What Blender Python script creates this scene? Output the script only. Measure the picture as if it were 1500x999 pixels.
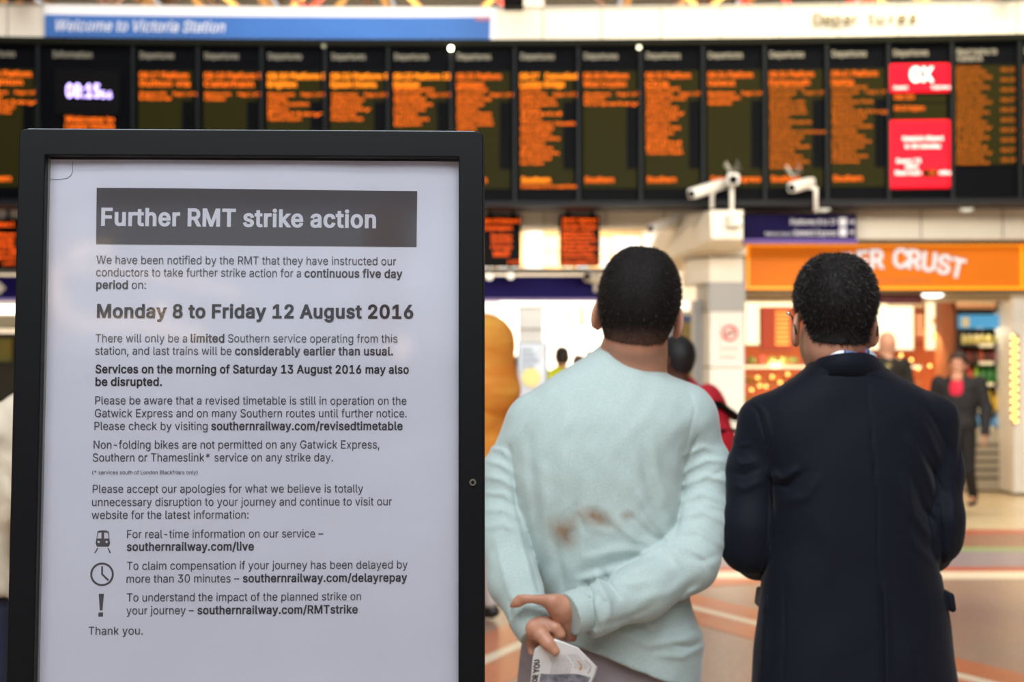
import bpy, bmesh, math, random, os
import numpy as np
from mathutils import Vector, Matrix, geometry
random.seed(7); rng = np.random.default_rng(7)
sc = bpy.context.scene
COL = sc.collection
for o in list(bpy.data.objects): bpy.data.objects.remove(o)

# ------------------------------------------------------------------ camera
F = 50/36*1500
CAMZ = 1.55
PITCH = math.atan(30.5/F)
cd = bpy.data.cameras.new('camera'); cam = bpy.data.objects.new('camera', cd); COL.objects.link(cam)
cd.lens = 50; cd.sensor_width = 36; cam.location = (0, 0, CAMZ)
cam.rotation_euler = (math.pi/2+PITCH, 0, 0)
cd.clip_start = .05; cd.clip_end = 300
cd.dof.use_dof = True; cd.dof.focus_distance = 2.12; cd.dof.aperture_fstop = 4.6
sc.camera = cam
# ------------------------------------------------------------------ world, lights, exposure
sc.view_settings.view_transform = 'Standard'; sc.view_settings.look = 'None'
sc.view_settings.exposure = 0; sc.view_settings.gamma = 1; sc.view_settings.use_curve_mapping = False
w = bpy.data.worlds.new('overcast_sky'); sc.world = w; w.use_nodes = True
bg = w.node_tree.nodes['Background']; bg.inputs[0].default_value = (.86, .93, 1, 1); bg.inputs[1].default_value = .8
def area(loc, rot, sx, sy, power, col=(1, 1, 1), name='area_light'):
    l = bpy.data.lights.new(name, 'AREA'); l.shape = 'RECTANGLE'; l.size = sx; l.size_y = sy; l.energy = power; l.color = col
    o = bpy.data.objects.new(name, l); COL.objects.link(o); o.location = loc; o.rotation_euler = rot; return o
def point(loc, power, col=(1, 1, 1), r=.1):
    l = bpy.data.lights.new('lamp_light', 'POINT'); l.energy = power; l.color = col; l.shadow_soft_size = r
    o = bpy.data.objects.new('lamp_light', l); COL.objects.link(o); o.location = loc; return o
R = math.radians
area((-1.0, -1.5, 6.5), (R(24), 0, R(-4)), 6, 3, 650, (.9, .95, 1), 'skylight_fill')
area((-1.0, -6.5, 6.2), (R(60), 0, R(-3)), 8, 2.4, 410, (.9, .94, 1), 'skylight_fill')  # added frontal fill from behind the camera, unseen, brightens the notice
area((5.0, 12.2, 7.2), (R(48), 0, R(-8)), 6, 1.0, 400, (1, .86, .6), 'fascia_floodlight')
area((-3.0, 12.2, 7.2), (R(48), 0, 0), 7, 1.0, 120, (1, .95, .88), 'fascia_floodlight')
area((2.0, 9.5, 3.6), (R(78), 0, 0), 7, .5, 320, (1, .9, .74), 'concourse_fill')  # added fill, no fixture here, brightens the beams and shop fronts
area((0, 20, 5.6), (R(180), 0, 0), 14, 5, 1500, (1, .86, .6), 'roof_fill')  # added fill aimed upward to brighten the roof beams

# ------------------------------------------------------------------ projection of the photograph
def Vd(py): return (499.5-py)/F
def ray(px, py):
    v = Vd(py); return np.array([(px-750)/F, math.cos(PITCH)-v*math.sin(PITCH), math.sin(PITCH)+v*math.cos(PITCH)])
def P(px, py, Y):
    d = ray(px, py); s = Y/d[1]; return Vector((d[0]*s, Y, CAMZ+d[2]*s))
def S(Y): return Y/F            # metres per pixel at depth Y
def G(px, py, z=0):             # point of the floor seen at a pixel
    d = ray(px, py); s = (z-CAMZ)/d[2]; return Vector((d[0]*s, d[1]*s, z))

# ------------------------------------------------------------------ materials
def lin(h):
    if isinstance(h, str):
        h = h.lstrip('#'); c = [int(h[i:i+2], 16)/255 for i in (0, 2, 4)]
        return tuple((x/12.92 if x <= .04045 else ((x+.055)/1.055)**2.4) for x in c)
    return tuple(h)
MATS = {}
def mat(name, col, rough=.6, metal=0, emit=None, es=1, spec=.5, noise=0, nscale=30, bump=0, bscale=60, sheen=0, coat=0, sss=0, trans=0, alpha=1, bdist=.002, ncol=None, stretch=None):
    if name in MATS: return MATS[name]
    m = bpy.data.materials.new(name); m.use_nodes = True; MATS[name] = m
    nt = m.node_tree; b = nt.nodes['Principled BSDF']; c = lin(col)
    b.inputs['Base Color'].default_value = (*c, 1); b.inputs['Roughness'].default_value = rough; b.inputs['Metallic'].default_value = metal
    b.inputs['Specular IOR Level'].default_value = spec
    if emit is not None:
        b.inputs['Emission Color'].default_value = (*lin(emit), 1); b.inputs['Emission Strength'].default_value = es
    if sheen: b.inputs['Sheen Weight'].default_value = sheen; b.inputs['Sheen Roughness'].default_value = .4
    if coat: b.inputs['Coat Weight'].default_value = coat; b.inputs['Coat Roughness'].default_value = .08
    if sss:
        b.inputs['Subsurface Weight'].default_value = sss; b.inputs['Subsurface Radius'].default_value = (.012, .004, .002); b.inputs['Subsurface Scale'].default_value = 1
    if trans: b.inputs['Transmission Weight'].default_value = trans
    if alpha < 1: b.inputs['Alpha'].default_value = alpha
    if noise or bump:
        tc = nt.nodes.new('ShaderNodeTexCoord'); src = tc.outputs['Object']
        if stretch:
            mp = nt.nodes.new('ShaderNodeMapping'); mp.inputs['Scale'].default_value = stretch; nt.links.new(src, mp.inputs[0]); src = mp.outputs[0]
        if noise:
            n = nt.nodes.new('ShaderNodeTexNoise'); n.inputs['Scale'].default_value = nscale; n.inputs['Detail'].default_value = 4; nt.links.new(src, n.inputs['Vector'])
            r = nt.nodes.new('ShaderNodeValToRGB'); r.color_ramp.elements[0].position = .3; r.color_ramp.elements[1].position = .7
            c2 = lin(ncol) if ncol is not None else tuple(x*(1-noise) for x in c)
            c3 = c if ncol is not None else tuple(min(1, x*(1+noise*.5)) for x in c)
            r.color_ramp.elements[0].color = (*c2, 1); r.color_ramp.elements[1].color = (*c3, 1)
            nt.links.new(n.outputs['Fac'], r.inputs[0]); nt.links.new(r.outputs[0], b.inputs['Base Color'])
        if bump:
            n2 = nt.nodes.new('ShaderNodeTexNoise'); n2.inputs['Scale'].default_value = bscale; n2.inputs['Detail'].default_value = 3; nt.links.new(src, n2.inputs['Vector'])
            bp = nt.nodes.new('ShaderNodeBump'); bp.inputs['Strength'].default_value = bump; bp.inputs['Distance'].default_value = bdist
            nt.links.new(n2.outputs['Fac'], bp.inputs['Height']); nt.links.new(bp.outputs[0], b.inputs['Normal'])
    return m
def glow(name, col, s):
    return mat(name, (0.002, 0.002, 0.002), .7, emit=col, es=s, spec=.02)

# ------------------------------------------------------------------ object helpers
def link(name, me, m=None, parent=None):
    o = bpy.data.objects.new(name, me); COL.objects.link(o)
    if m is not None and not me.materials: me.materials.append(m)
    if parent is not None:
        o.parent = parent; o.matrix_parent_inverse = parent_world(parent).inverted()
    return o
def parent_world(p):
    mw = p.matrix_basis.copy()
    if p.parent is not None: mw = parent_world(p.parent) @ p.matrix_parent_inverse @ mw
    return mw
def tag(o, label, cat, group=None, kind=None):
    if label: o['label'] = label
    if cat: o['category'] = cat
    if group: o['group'] = group
    if kind: o['kind'] = kind
    return o
def empty(name, loc, label=None, cat=None, group=None, kind=None, rz=0):
    o = bpy.data.objects.new(name, None); COL.objects.link(o); o.location = loc; o.rotation_euler = (0, 0, rz); o.empty_display_size = .05
    return tag(o, label, cat, group, kind)
class MB:
    def __init__(s): s.bm = bmesh.new()
    def box(s, c, d, M=None, bev=0, seg=2):
        r = bmesh.ops.create_cube(s.bm, size=1); vs = r['verts']
        for v in vs: v.co = Vector((v.co.x*d[0], v.co.y*d[1], v.co.z*d[2]))
        if bev:
            es = list({e for v in vs for e in v.link_edges})
            rr = bmesh.ops.bevel(s.bm, geom=es, offset=bev, segments=seg, affect='EDGES', profile=.5)
            vs = list({v for f in rr['faces'] for v in f.verts} | {v for v in vs if v.is_valid})
        X = Matrix.Translation(Vector(c)) @ (M if M is not None else Matrix())
        for v in vs: v.co = X @ v.co
        return s
    def b2(s, lo, hi, bev=0): 
        lo = Vector(lo); hi = Vector(hi); return s.box((lo+hi)/2, hi-lo, bev=bev)
    def cyl(s, a, b, r0, r1=None, n=16, cap=True):
        a = Vector(a); b = Vector(b); r1 = r0 if r1 is None else r1; d = b-a
        q = d.to_track_quat('Z', 'Y').to_matrix().to_4x4()
        r = bmesh.ops.create_cone(s.bm, cap_ends=cap, segments=n, radius1=r0, radius2=r1, depth=d.length)
        X = Matrix.Translation((a+b)/2) @ q
        for v in r['verts']: v.co = X @ v.co
        return s
    def ball(s, c, r, n=12, sc_=(1, 1, 1), M=None):
        q = bmesh.ops.create_uvsphere(s.bm, u_segments=n, v_segments=max(6, n//2+2), radius=r)
        M = M if M is not None else Matrix()
        for v in q['verts']: v.co = Vector(c) + M @ Vector((v.co.x*sc_[0], v.co.y*sc_[1], v.co.z*sc_[2]))
        return s
    def tube(s, pts, r, n=8):
        pts = [Vector(p) for p in pts]; rs = r if isinstance(r, (list, tuple)) else [r]*len(pts); rings = []
        up = Vector((.13, .21, .97)).normalized()
        for i, p in enumerate(pts):
            d = (pts[min(i+1, len(pts)-1)]-pts[max(i-1, 0)]).normalized()
            u = d.cross(up).normalized(); v = d.cross(u).normalized()
            rings.append([s.bm.verts.new(p+(u*math.cos(2*math.pi*k/n)+v*math.sin(2*math.pi*k/n))*rs[i]) for k in range(n)])
        for a, b in zip(rings, rings[1:]):
            for k in range(n): s.bm.faces.new((a[k], a[(k+1) % n], b[(k+1) % n], b[k]))
        s.bm.faces.new(rings[0][::-1]); s.bm.faces.new(rings[-1]); return s
    def lathe(s, c, prof, n=12):
        rings = [[s.bm.verts.new((c[0]+r*math.cos(2*math.pi*k/n), c[1]+r*math.sin(2*math.pi*k/n), c[2]+z)) for k in range(n)] for r, z in prof]
        for a, b in zip(rings, rings[1:]):
            for k in range(n): s.bm.faces.new((a[k], a[(k+1) % n], b[(k+1) % n], b[k]))
        s.bm.faces.new(rings[0][::-1]); s.bm.faces.new(rings[-1]); return s
    def prism(s, pts, axis, h):   # pts 3-D loop, axis vector extrude
        a = [s.bm.verts.new(Vector(p)) for p in pts]; b = [s.bm.verts.new(Vector(p)+Vector(axis)*h) for p in pts]; n = len(a)
        s.bm.faces.new(a); s.bm.faces.new(b[::-1])
        for k in range(n): s.bm.faces.new((a[k], b[k], b[(k+1) % n], a[(k+1) % n]))
        return s
    def build(s, name, m, parent=None, smooth=False):
        bmesh.ops.recalc_face_normals(s.bm, faces=s.bm.faces[:])
        me = bpy.data.meshes.new(name); s.bm.to_mesh(me); s.bm.free()
        if smooth: me.polygons.foreach_set('use_smooth', [True]*len(me.polygons))
        return link(name, me, m, parent)

# ------------------------------------------------------------------ lettering
FONT = None
try:
    FONT = bpy.data.fonts.load(os.path.join(bpy.utils.system_resource('DATAFILES', path='fonts'), 'Inter.woff2'))
except Exception: FONT = None
def raw_loops(body, res=3):
    c = bpy.data.curves.new('text', 'FONT'); c.body = body; c.size = 1; c.resolution_u = res; c.fill_mode = 'NONE'
    if FONT: c.font = FONT
    o = bpy.data.objects.new('text', c); me = o.to_mesh(); co = [tuple(v.co[:2]) for v in me.vertices]
    nx = {}
    for e in me.edges: nx.setdefault(e.vertices[0], []).append(e.vertices[1]); nx.setdefault(e.vertices[1], []).append(e.vertices[0])
    o.to_mesh_clear(); bpy.data.objects.remove(o); bpy.data.curves.remove(c)
    seen, loops = set(), []
    for st_ in range(len(co)):
        if st_ in seen or st_ not in nx: continue
        L = [st_]; seen.add(st_); cur = st_; prv = -1
        while True:
            cand = [k for k in sorted(nx[cur], key=lambda k: abs(k-cur-1)) if k not in seen]
            if not cand: break
            prv, cur = cur, cand[0]; seen.add(cur); L.append(cur)
        if len(L) > 2: loops.append(np.array([co[k] for k in L]))
    return loops
GC = {}
def xmax(body): return max(l[:, 0].max() for l in raw_loops(body, 1))
def glyph(ch, bold, res):
    key = (ch, round(bold, 4), res)
    if key in GC: return GC[key]
    if ('adv', ch) not in GC:
        if 'HH' not in GC: GC['HH'] = xmax('HH')
        GC[('adv', ch)] = xmax('H'+ch+'H')-GC['HH']
    adv = GC[('adv', ch)]
    loops = raw_loops(ch, res); out = []
    if not loops: GC[key] = (np.zeros((0, 2)), np.zeros((0, 3), int), adv); return GC[key]
    area_ = lambda l: .5*np.sum(l[:, 0]*np.roll(l[:, 1], -1)-np.roll(l[:, 0], -1)*l[:, 1])
    big = max(loops, key=lambda l: abs(area_(l))); sg = 1 if area_(big) > 0 else -1
    for l in loops:
        d = np.linalg.norm(l-np.roll(l, 1, 0), axis=1); l = l[d > 1e-5]
        if len(l) < 3: continue
        if bold:
            e0 = l-np.roll(l, 1, 0); e1 = np.roll(l, -1, 0)-l
            n0 = np.stack([e0[:, 1], -e0[:, 0]], 1)/np.linalg.norm(e0, axis=1)[:, None]; n1 = np.stack([e1[:, 1], -e1[:, 0]], 1)/np.linalg.norm(e1, axis=1)[:, None]
            m_ = n0+n1; m_ /= np.maximum(1e-6, np.linalg.norm(m_, axis=1))[:, None]; cs_ = np.maximum(.45, (m_*n0).sum(1)); l = l+m_*(sg*bold/cs_)[:, None]*np.array([1., .75])
        out.append(l)
    P_, E_ = [], []
    for l in out: n = len(P_); P_ += [Vector(p) for p in l.tolist()]; E_ += [(n+i, n+(i+1) % len(l)) for i in range(len(l))]
    r = geometry.delaunay_2d_cdt(P_, E_, [], 0, 1e-6)
    V = np.array([tuple(v) for v in r[0]]); T = np.array([tuple(f) for f in r[2]]); c = V[T].mean(1); wn = np.zeros(len(T))
    for l in out:
        a, b = l, np.roll(l, -1, 0); ay, by, cy = a[None, :, 1], b[None, :, 1], c[:, None, 1]
        cr = (b[None, :, 0]-a[None, :, 0])*(cy-ay)-(c[:, None, 0]-a[None, :, 0])*(by-ay)
        wn += ((ay <= cy) & (by > cy) & (cr > 0)).sum(1); wn -= ((ay > cy) & (by <= cy) & (cr < 0)).sum(1)
    T = T[wn*sg > .5]; GC[key] = (V, T, adv+bold*1.1); return GC[key]
SPACE = .28
CAPH = max(l[:, 1].max() for l in raw_loops('H', 1))
def layout(runs, cap, width=None, res=3, union=True):
    """runs: [(text, bold)]; returns 2-D verts and tris with cap height and total width fitted"""
    vs, ts, x, n = [], [], 0., 0
    for txt, bold in runs:
        for ch in txt:
            if ch == ' ': x += SPACE*CAPH/.727; continue
            V, T, adv = glyph(ch, bold*CAPH/.727, res)
            if len(V): vs.append(V+np.array([x, 0])); ts.append(T+n); n += len(V)
            x += adv
    v = np.concatenate(vs); t = np.concatenate(ts); v = v-np.array([v[:, 0].min(), 0])
    s = cap/CAPH; sx = s if width is None else width/v[:, 0].max()
    return v*np.array([sx, s]), t
def text3(name, v, t, org, ux, uy, m, parent=None, thick=0, nrm=None):
    """flat or extruded lettering mesh placed in 3-D"""
    org, ux, uy = Vector(org), Vector(ux), Vector(uy); nrm = Vector(nrm) if nrm is not None else ux.cross(uy)
    pts = [org+ux*float(a)+uy*float(b) for a, b in v]
    fs = [list(map(int, f)) for f in t]
    if thick:
        bm = bmesh.new(); bv = [bm.verts.new(p) for p in pts]
        for f in fs:
            try: bm.faces.new([bv[i] for i in f])
            except ValueError: pass
        r = bmesh.ops.extrude_face_region(bm, geom=bm.faces[:])
        for g in r['geom']:
            if isinstance(g, bmesh.types.BMVert): g.co += nrm*thick
        bmesh.ops.recalc_face_normals(bm, faces=bm.faces[:])
        me = bpy.data.meshes.new(name); bm.to_mesh(me); bm.free()
    else:
        me = bpy.data.meshes.new(name); me.from_pydata(pts, [], fs)
    return link(name, me, m, parent)
def words(name, txt, org, ux, uy, cap, m, parent=None, width=None, bold=0., thick=0, union=False, shear=0, center=False, nrm=None):
    v, t = layout([(txt, bold)], cap, width, 2, union)
    if shear: v = v.copy(); v[:, 0] += v[:, 1]*shear
    if center: v = v-np.array([(v[:, 0].max()+v[:, 0].min())/2, 0])
    return text3(name, v, t, org, ux, uy, m, parent, thick, nrm)

# ------------------------------------------------------------------ implicit surfaces
class Field:
    def __init__(s, lo, hi, h):
        s.h = h; s.lo = np.array(lo, float); n = [int(math.ceil((b-a)/h))+1 for a, b in zip(lo, hi)]
        s.X, s.Y, s.Z = np.meshgrid(*[(a+h*np.arange(k)).astype('f4') for a, k in zip(lo, n)], indexing='ij')
        s.D = np.full(s.X.shape, 1., 'f4')
    def pix(s):
        cp, sp = math.cos(PITCH), math.sin(PITCH); dz = s.Z-CAMZ
        fw = s.Y*cp+dz*sp; up = -s.Y*sp+dz*cp
        return 750+F*s.X/fw, 499.5-F*up/fw
    def add(s, d, k=.01):
        if np.isscalar(k) and k <= 0: s.D = np.minimum(s.D, d); return s
        h = np.clip(.5+.5*(s.D-d)/k, 0, 1); s.D = (s.D*(1-h)+d*h-k*h*(1-h)).astype('f4'); return s
    def sub(s, d, k=.004):
        h = np.clip(.5-.5*(s.D+d)/k, 0, 1); s.D = (s.D*(1-h)-d*h+k*h*(1-h)).astype('f4'); return s
    def cone(s, a, b, ra, rb, sy=1.):
        a = np.array(a, float); b = np.array(b, float); ab = b-a; L = (ab**2).sum()+1e-12
        px, py, pz = s.X-a[0], s.Y-a[1], s.Z-a[2]
        t = np.clip((px*ab[0]+py*ab[1]+pz*ab[2])/L, 0, 1)
        return np.sqrt((px-t*ab[0])**2+((py-t*ab[1])/sy)**2+(pz-t*ab[2])**2)-(ra+(rb-ra)*t)
    def ell(s, c, r, M=None):
        px, py, pz = s.X-c[0], s.Y-c[1], s.Z-c[2]
        if M is not None:
            A = np.array(M.inverted())[:3, :3] if len(M) == 4 else np.array(M.inverted())
            px, py, pz = A[0, 0]*px+A[0, 1]*py+A[0, 2]*pz, A[1, 0]*px+A[1, 1]*py+A[1, 2]*pz, A[2, 0]*px+A[2, 1]*py+A[2, 2]*pz
        q = np.sqrt((px/r[0])**2+(py/r[1])**2+(pz/r[2])**2); g = np.sqrt((px/r[0]**2)**2+(py/r[1]**2)**2+(pz/r[2]**2)**2)+1e-6
        return q*(q-1)/g
    def chain(s, pts, rs, k=.01, sy=1.):
        for i in range(len(pts)-1): s.add(s.cone(pts[i], pts[i+1], rs[i], rs[i+1], sy), k)
        return s
    def mesh(s):
        D = np.pad(s.D, 1, constant_values=1.); lo = s.lo-s.h; h = s.h; ins = D < 0
        n = D.shape; cs = tuple(k-1 for k in n)
        tot = np.zeros(cs, 'i1'); 
        for i in (0, 1):
            for j in (0, 1):
                for k in (0, 1): tot += ins[i:i+cs[0], j:j+cs[1], k:k+cs[2]]
        act = (tot > 0) & (tot < 8); idx = np.argwhere(act)
        vid = np.full(cs, -1, 'i8'); vid[act] = np.arange(len(idx))
        I, J, K = idx.T; acc = np.zeros((len(idx), 3)); cnt = np.zeros(len(idx))
        cor = [(i, j, k) for i in (0, 1) for j in (0, 1) for k in (0, 1)]
        for a in cor:
            for ax in range(3):
                if a[ax]: continue
                b = list(a); b[ax] = 1
                da = D[I+a[0], J+a[1], K+a[2]]; db = D[I+b[0], J+b[1], K+b[2]]
                m = (da < 0) != (db < 0); t = np.where(m, da/(da-db+1e-20), 0)
                p = np.array(a, float)[None]+t[:, None]*(np.array(b)-np.array(a))[None]
                acc += p*m[:, None]; cnt += m
        V = lo+(idx+acc/cnt[:, None])*h
        Q = []
        for ax in range(3):
            u, v = [(1, 2), (2, 0), (0, 1)][ax]
            sl = [slice(None)]*3; sl2 = [slice(None)]*3; sl[ax] = slice(0, -1); sl2[ax] = slice(1, None)
            a = ins[tuple(sl)]; b = ins[tuple(sl2)]; e = np.argwhere(a != b)
            e = e[(e[:, u] > 0) & (e[:, v] > 0) & (e[:, u] < cs[u]) & (e[:, v] < cs[v])]
            fl = a[e[:, 0], e[:, 1], e[:, 2]]
            def g(du, dv):
                q = e.copy(); q[:, u] -= du; q[:, v] -= dv; return vid[q[:, 0], q[:, 1], q[:, 2]]
            q = np.stack([g(0, 0), g(1, 0), g(1, 1), g(0, 1)], 1); q[~fl] = q[~fl][:, ::-1]; Q.append(q)
        return V, np.concatenate(Q)
def mesh_np(name, V, Q):
    me = bpy.data.meshes.new(name); nq = len(Q); k = Q.shape[1]
    me.vertices.add(len(V)); me.vertices.foreach_set('co', np.asarray(V, 'f4').ravel())
    me.loops.add(nq*k); me.loops.foreach_set('vertex_index', Q.astype('i4').ravel())
    me.polygons.add(nq); me.polygons.foreach_set('loop_start', np.arange(0, nq*k, k, dtype='i4'))
    me.update(calc_edges=True); me.validate(); me.polygons.foreach_set('use_smooth', np.ones(len(me.polygons), bool)); return me
def field_obj(name, fields, m, parent=None):
    Vs, Qs, n = [], [], 0
    for f in (fields if isinstance(fields, (list, tuple)) else [fields]):
        V, Q = f.mesh(); Vs.append(V); Qs.append(Q+n); n += len(V)
    return link(name, mesh_np(name, np.concatenate(Vs), np.concatenate(Qs)), m, parent)
def seg2(px, py, a, b):
    ax, ay = a; bx, by = b; dx, dy = bx-ax, by-ay; L = dx*dx+dy*dy+1e-9
    t = np.clip(((px-ax)*dx+(py-ay)*dy)/L, 0, 1); return np.sqrt((px-ax-t*dx)**2+(py-ay-t*dy)**2), t
def folds(f, px, py, lst, ymax=None, gain=1.9):
    """raise (+) or sink (-) the surface in mm along strokes given as pixel polylines"""
    for pts, wd, amp in lst:
        best = None; n = len(pts)-1
        for i in range(n):
            d, t = seg2(px, py, pts[i], pts[i+1]); tt = (i+t)/n
            e = np.sin(np.clip(tt*.86+.07, 0, 1)*math.pi)**.6; val = amp*.001*e*np.exp(-(d/wd)**2)*gain
            best = val if best is None else np.where(np.abs(val) > np.abs(best), val, best)
        if ymax is not None: best = best*np.clip((ymax-f.Y)/.02, 0, 1)
        f.D = f.D-best
def headM(yaw, pitch, roll):   # local x right, y forward (face), z up
    return (Matrix.Rotation(yaw, 3, 'Z') @ Matrix.Rotation(roll, 3, 'Y') @ Matrix.Rotation(pitch, 3, 'X'))
def sinterp(x, xs, ys, sg=9.):
    g = np.arange(xs[0]-60, xs[-1]+60, 1.); v = np.interp(g, xs, ys); k = np.exp(-.5*(np.arange(-40, 41)/sg)**2); k /= k.sum()
    v = np.convolve(np.pad(v, 40, mode='edge'), k, 'valid'); return np.interp(x, g, v)
# ================================================================== THE SETTING
def zat(py, Y): return P(750, py, Y).z
m_cream = mat('cream_panel', '#efe9da', .45, bump=.05, bscale=8, noise=.04, nscale=3)
m_white = mat('white_paint', '#eceae4', .5, noise=.03, nscale=4)
m_dark = mat('dark_housing', '#08090b', .6, spec=.06)
m_black = mat('black_metal', '#08080a', .5, spec=.08)
m_joint = mat('joint', '#8d8678', .8)
m_wall = mat('station_wall', '#a08a70', .7, noise=.15, nscale=2)
m_brown = mat('brown_roof', '#5a3f31', .7, noise=.2, nscale=3)
m_ochre = mat('ochre_beam', '#dca55a', .6, noise=.12, nscale=5)
def glassmat(name, rough=.03, tint=(1, 1, 1), refl=.5):
    if name in MATS: return MATS[name]
    m = bpy.data.materials.new(name); m.use_nodes = True; nt = m.node_tree; nt.nodes.clear(); MATS[name] = m
    o = nt.nodes.new('ShaderNodeOutputMaterial'); mx = nt.nodes.new('ShaderNodeMixShader'); t = nt.nodes.new('ShaderNodeBsdfTransparent'); g = nt.nodes.new('ShaderNodeBsdfGlossy')
    fr = nt.nodes.new('ShaderNodeFresnel'); fr.inputs[0].default_value = 1.45; t.inputs[0].default_value = (*tint, 1); g.inputs['Roughness'].default_value = rough
    nt.links.new(fr.outputs[0], mx.inputs[0]); nt.links.new(t.outputs[0], mx.inputs[1]); nt.links.new(g.outputs[0], mx.inputs[2]); nt.links.new(mx.outputs[0], o.inputs[0]); return m
m_pane = glassmat('roof_glass')

# floor: terrazzo with speckle
def floor_material():
    m = mat('terrazzo_floor', '#b8977f', .28)
    nt = m.node_tree; b = nt.nodes['Principled BSDF']; tc = nt.nodes.new('ShaderNodeTexCoord')
    v = nt.nodes.new('ShaderNodeTexVoronoi'); v.inputs['Scale'].default_value = 110
    n = nt.nodes.new('ShaderNodeTexNoise'); n.inputs['Scale'].default_value = 1.3; n.inputs['Detail'].default_value = 6
    r = nt.nodes.new('ShaderNodeValToRGB'); e = r.color_ramp.elements; e[0].position = 0; e[0].color = (*lin('#8f7263'), 1); e[1].position = 1; e[1].color = (*lin('#c6a68d'), 1)
    e2 = r.color_ramp.elements.new(.5); e2.color = (*lin('#a98a76'), 1)
    sp = nt.nodes.new('ShaderNodeSeparateColor'); nt.links.new(v.outputs['Color'], sp.inputs[0]); nt.links.new(sp.outputs[0], r.inputs[0])
    mx = nt.nodes.new('ShaderNodeMix'); mx.data_type = 'RGBA'; mx.blend_type = 'MULTIPLY'; mx.inputs[0].default_value = .35
    nt.links.new(r.outputs[0], mx.inputs[6]); nt.links.new(n.outputs['Color'], mx.inputs[7]); nt.links.new(tc.outputs['Object'], v.inputs['Vector']); nt.links.new(tc.outputs['Object'], n.inputs['Vector'])
    gm = nt.nodes.new('ShaderNodeGamma'); gm.inputs[1].default_value = .85; nt.links.new(mx.outputs[2], gm.inputs[0]); nt.links.new(gm.outputs[0], b.inputs['Base Color'])
    return m
mb = MB(); mb.b2((-16, -12, -.1), (16, 34, 0)); floor = mb.build('floor', floor_material()); tag(floor, 'polished pinkish terrazzo concourse floor', None, kind='structure')
m_orange_f = mat('terracotta_inlay', '#cf7a50', .3, noise=.15, nscale=60, bump=0)
m_cream_f = mat('cream_inlay', '#f1e4c8', .3, noise=.05, nscale=60)
m_beige_f = mat('beige_stone', '#d9c5a0', .25, noise=.1, nscale=3)
m_red_f = mat('red_inlay', '#b8614a', .35, noise=.1, nscale=60)
m_brown_f = mat('brown_inlay', '#96705e', .35, noise=.1, nscale=60)
m_green_f = mat('green_inlay', '#8fa472', .35, noise=.1, nscale=60)
m_grey_f = mat('mauve_grey_inlay', '#93878c', .35, noise=.1, nscale=60)
def strip(pts, wdt, m, z=.002, name='inlay_strip'):
    a, b = Vector(pts[0]), Vector(pts[1]); d = (b-a).normalized(); n = Vector((-d.y, d.x)); q = [a+n*wdt/2, b+n*wdt/2, b-n*wdt/2, a-n*wdt/2]
    mb = MB(); mb.prism([(p.x, p.y, 0) for p in q], (0, 0, 1), z); return mb.build(name, m, floor)
def fy(py): return G(750, py).y
def band(y0, y1, m, z, name='inlay_band'):
    mb = MB(); mb.b2((-13, fy(y1), 0), (13, fy(y0), z)); return mb.build(name, m, floor)
band(700, 776, m_beige_f, .002); band(776, 783, m_red_f, .003); band(783, 802, m_brown_f, .002); band(802, 808, m_green_f, .003)
band(808, 830, m_grey_f, .002); band(831, 838, m_red_f, .003); band(838, 848, m_cream_f, .004)
# diamond pattern of terracotta bands with a cream line
apex = (.83, 9.55)
zk = [0]
def leg(a, d, L):
    b = (a[0]+d[0]*L, a[1]+d[1]*L); zk[0] += .0004; strip((a, b), .62, m_orange_f, .002+zk[0]); strip((a, b), .085, m_cream_f, .0046+zk[0])
dr = Vector((.48, -.877)).normalized(); dl = Vector((-.41, -.91)).normalized()
leg(apex, dr, 7.5); leg(apex, dl, 7.5)
leg((-5.2, 9.6), dr, 7.5); leg((6.9, 9.6), dl, 7.5)
strip(((1.1, 9.9), (2.0, 10.25)), .3, m_orange_f, .003)
strip(((-9, 9.72), (-1.5, 9.72)), .3, m_orange_f, .003)

# walls of the hall: built where the lens and the reflections look
def structure(name, mb, m, label=None): o = mb.build(name, m); return tag(o, label, None, kind='structure')
mb = MB(); mb.b2((-14.3, -12, 0), (-14, 34, 8)); structure('wall_left', mb, m_wall)
mb = MB(); mb.b2((14, -12, 0), (14.3, 34, 8)); structure('wall_right', mb, m_wall)
wb = MB(); wb.b2((-14, -9.3, 0), (14, -9, 2.9)); wb.b2((-14, -9.3, 4.3), (14, -9, 6.2)); wall_back = structure('wall_back', wb, m_brown)
for i in range(9):
    mb = MB(); mb.b2((-13+i*3.1, -9.25, 2.9), (-12.6+i*3.1, -9.0, 4.3)); mb.build('pier', m_ochre, wall_back)
mb = MB()
arch = [Vector((-1.6+4.2*math.cos(a), -8.9, 2.6+2.4*math.sin(a))) for a in np.linspace(.15, math.pi-.15, 22)]
mb.tube(arch, .13, 6); mb.build('roof_arch', mat('pale_arch', '#f3dfb8', .5), wall_back, True)
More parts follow.
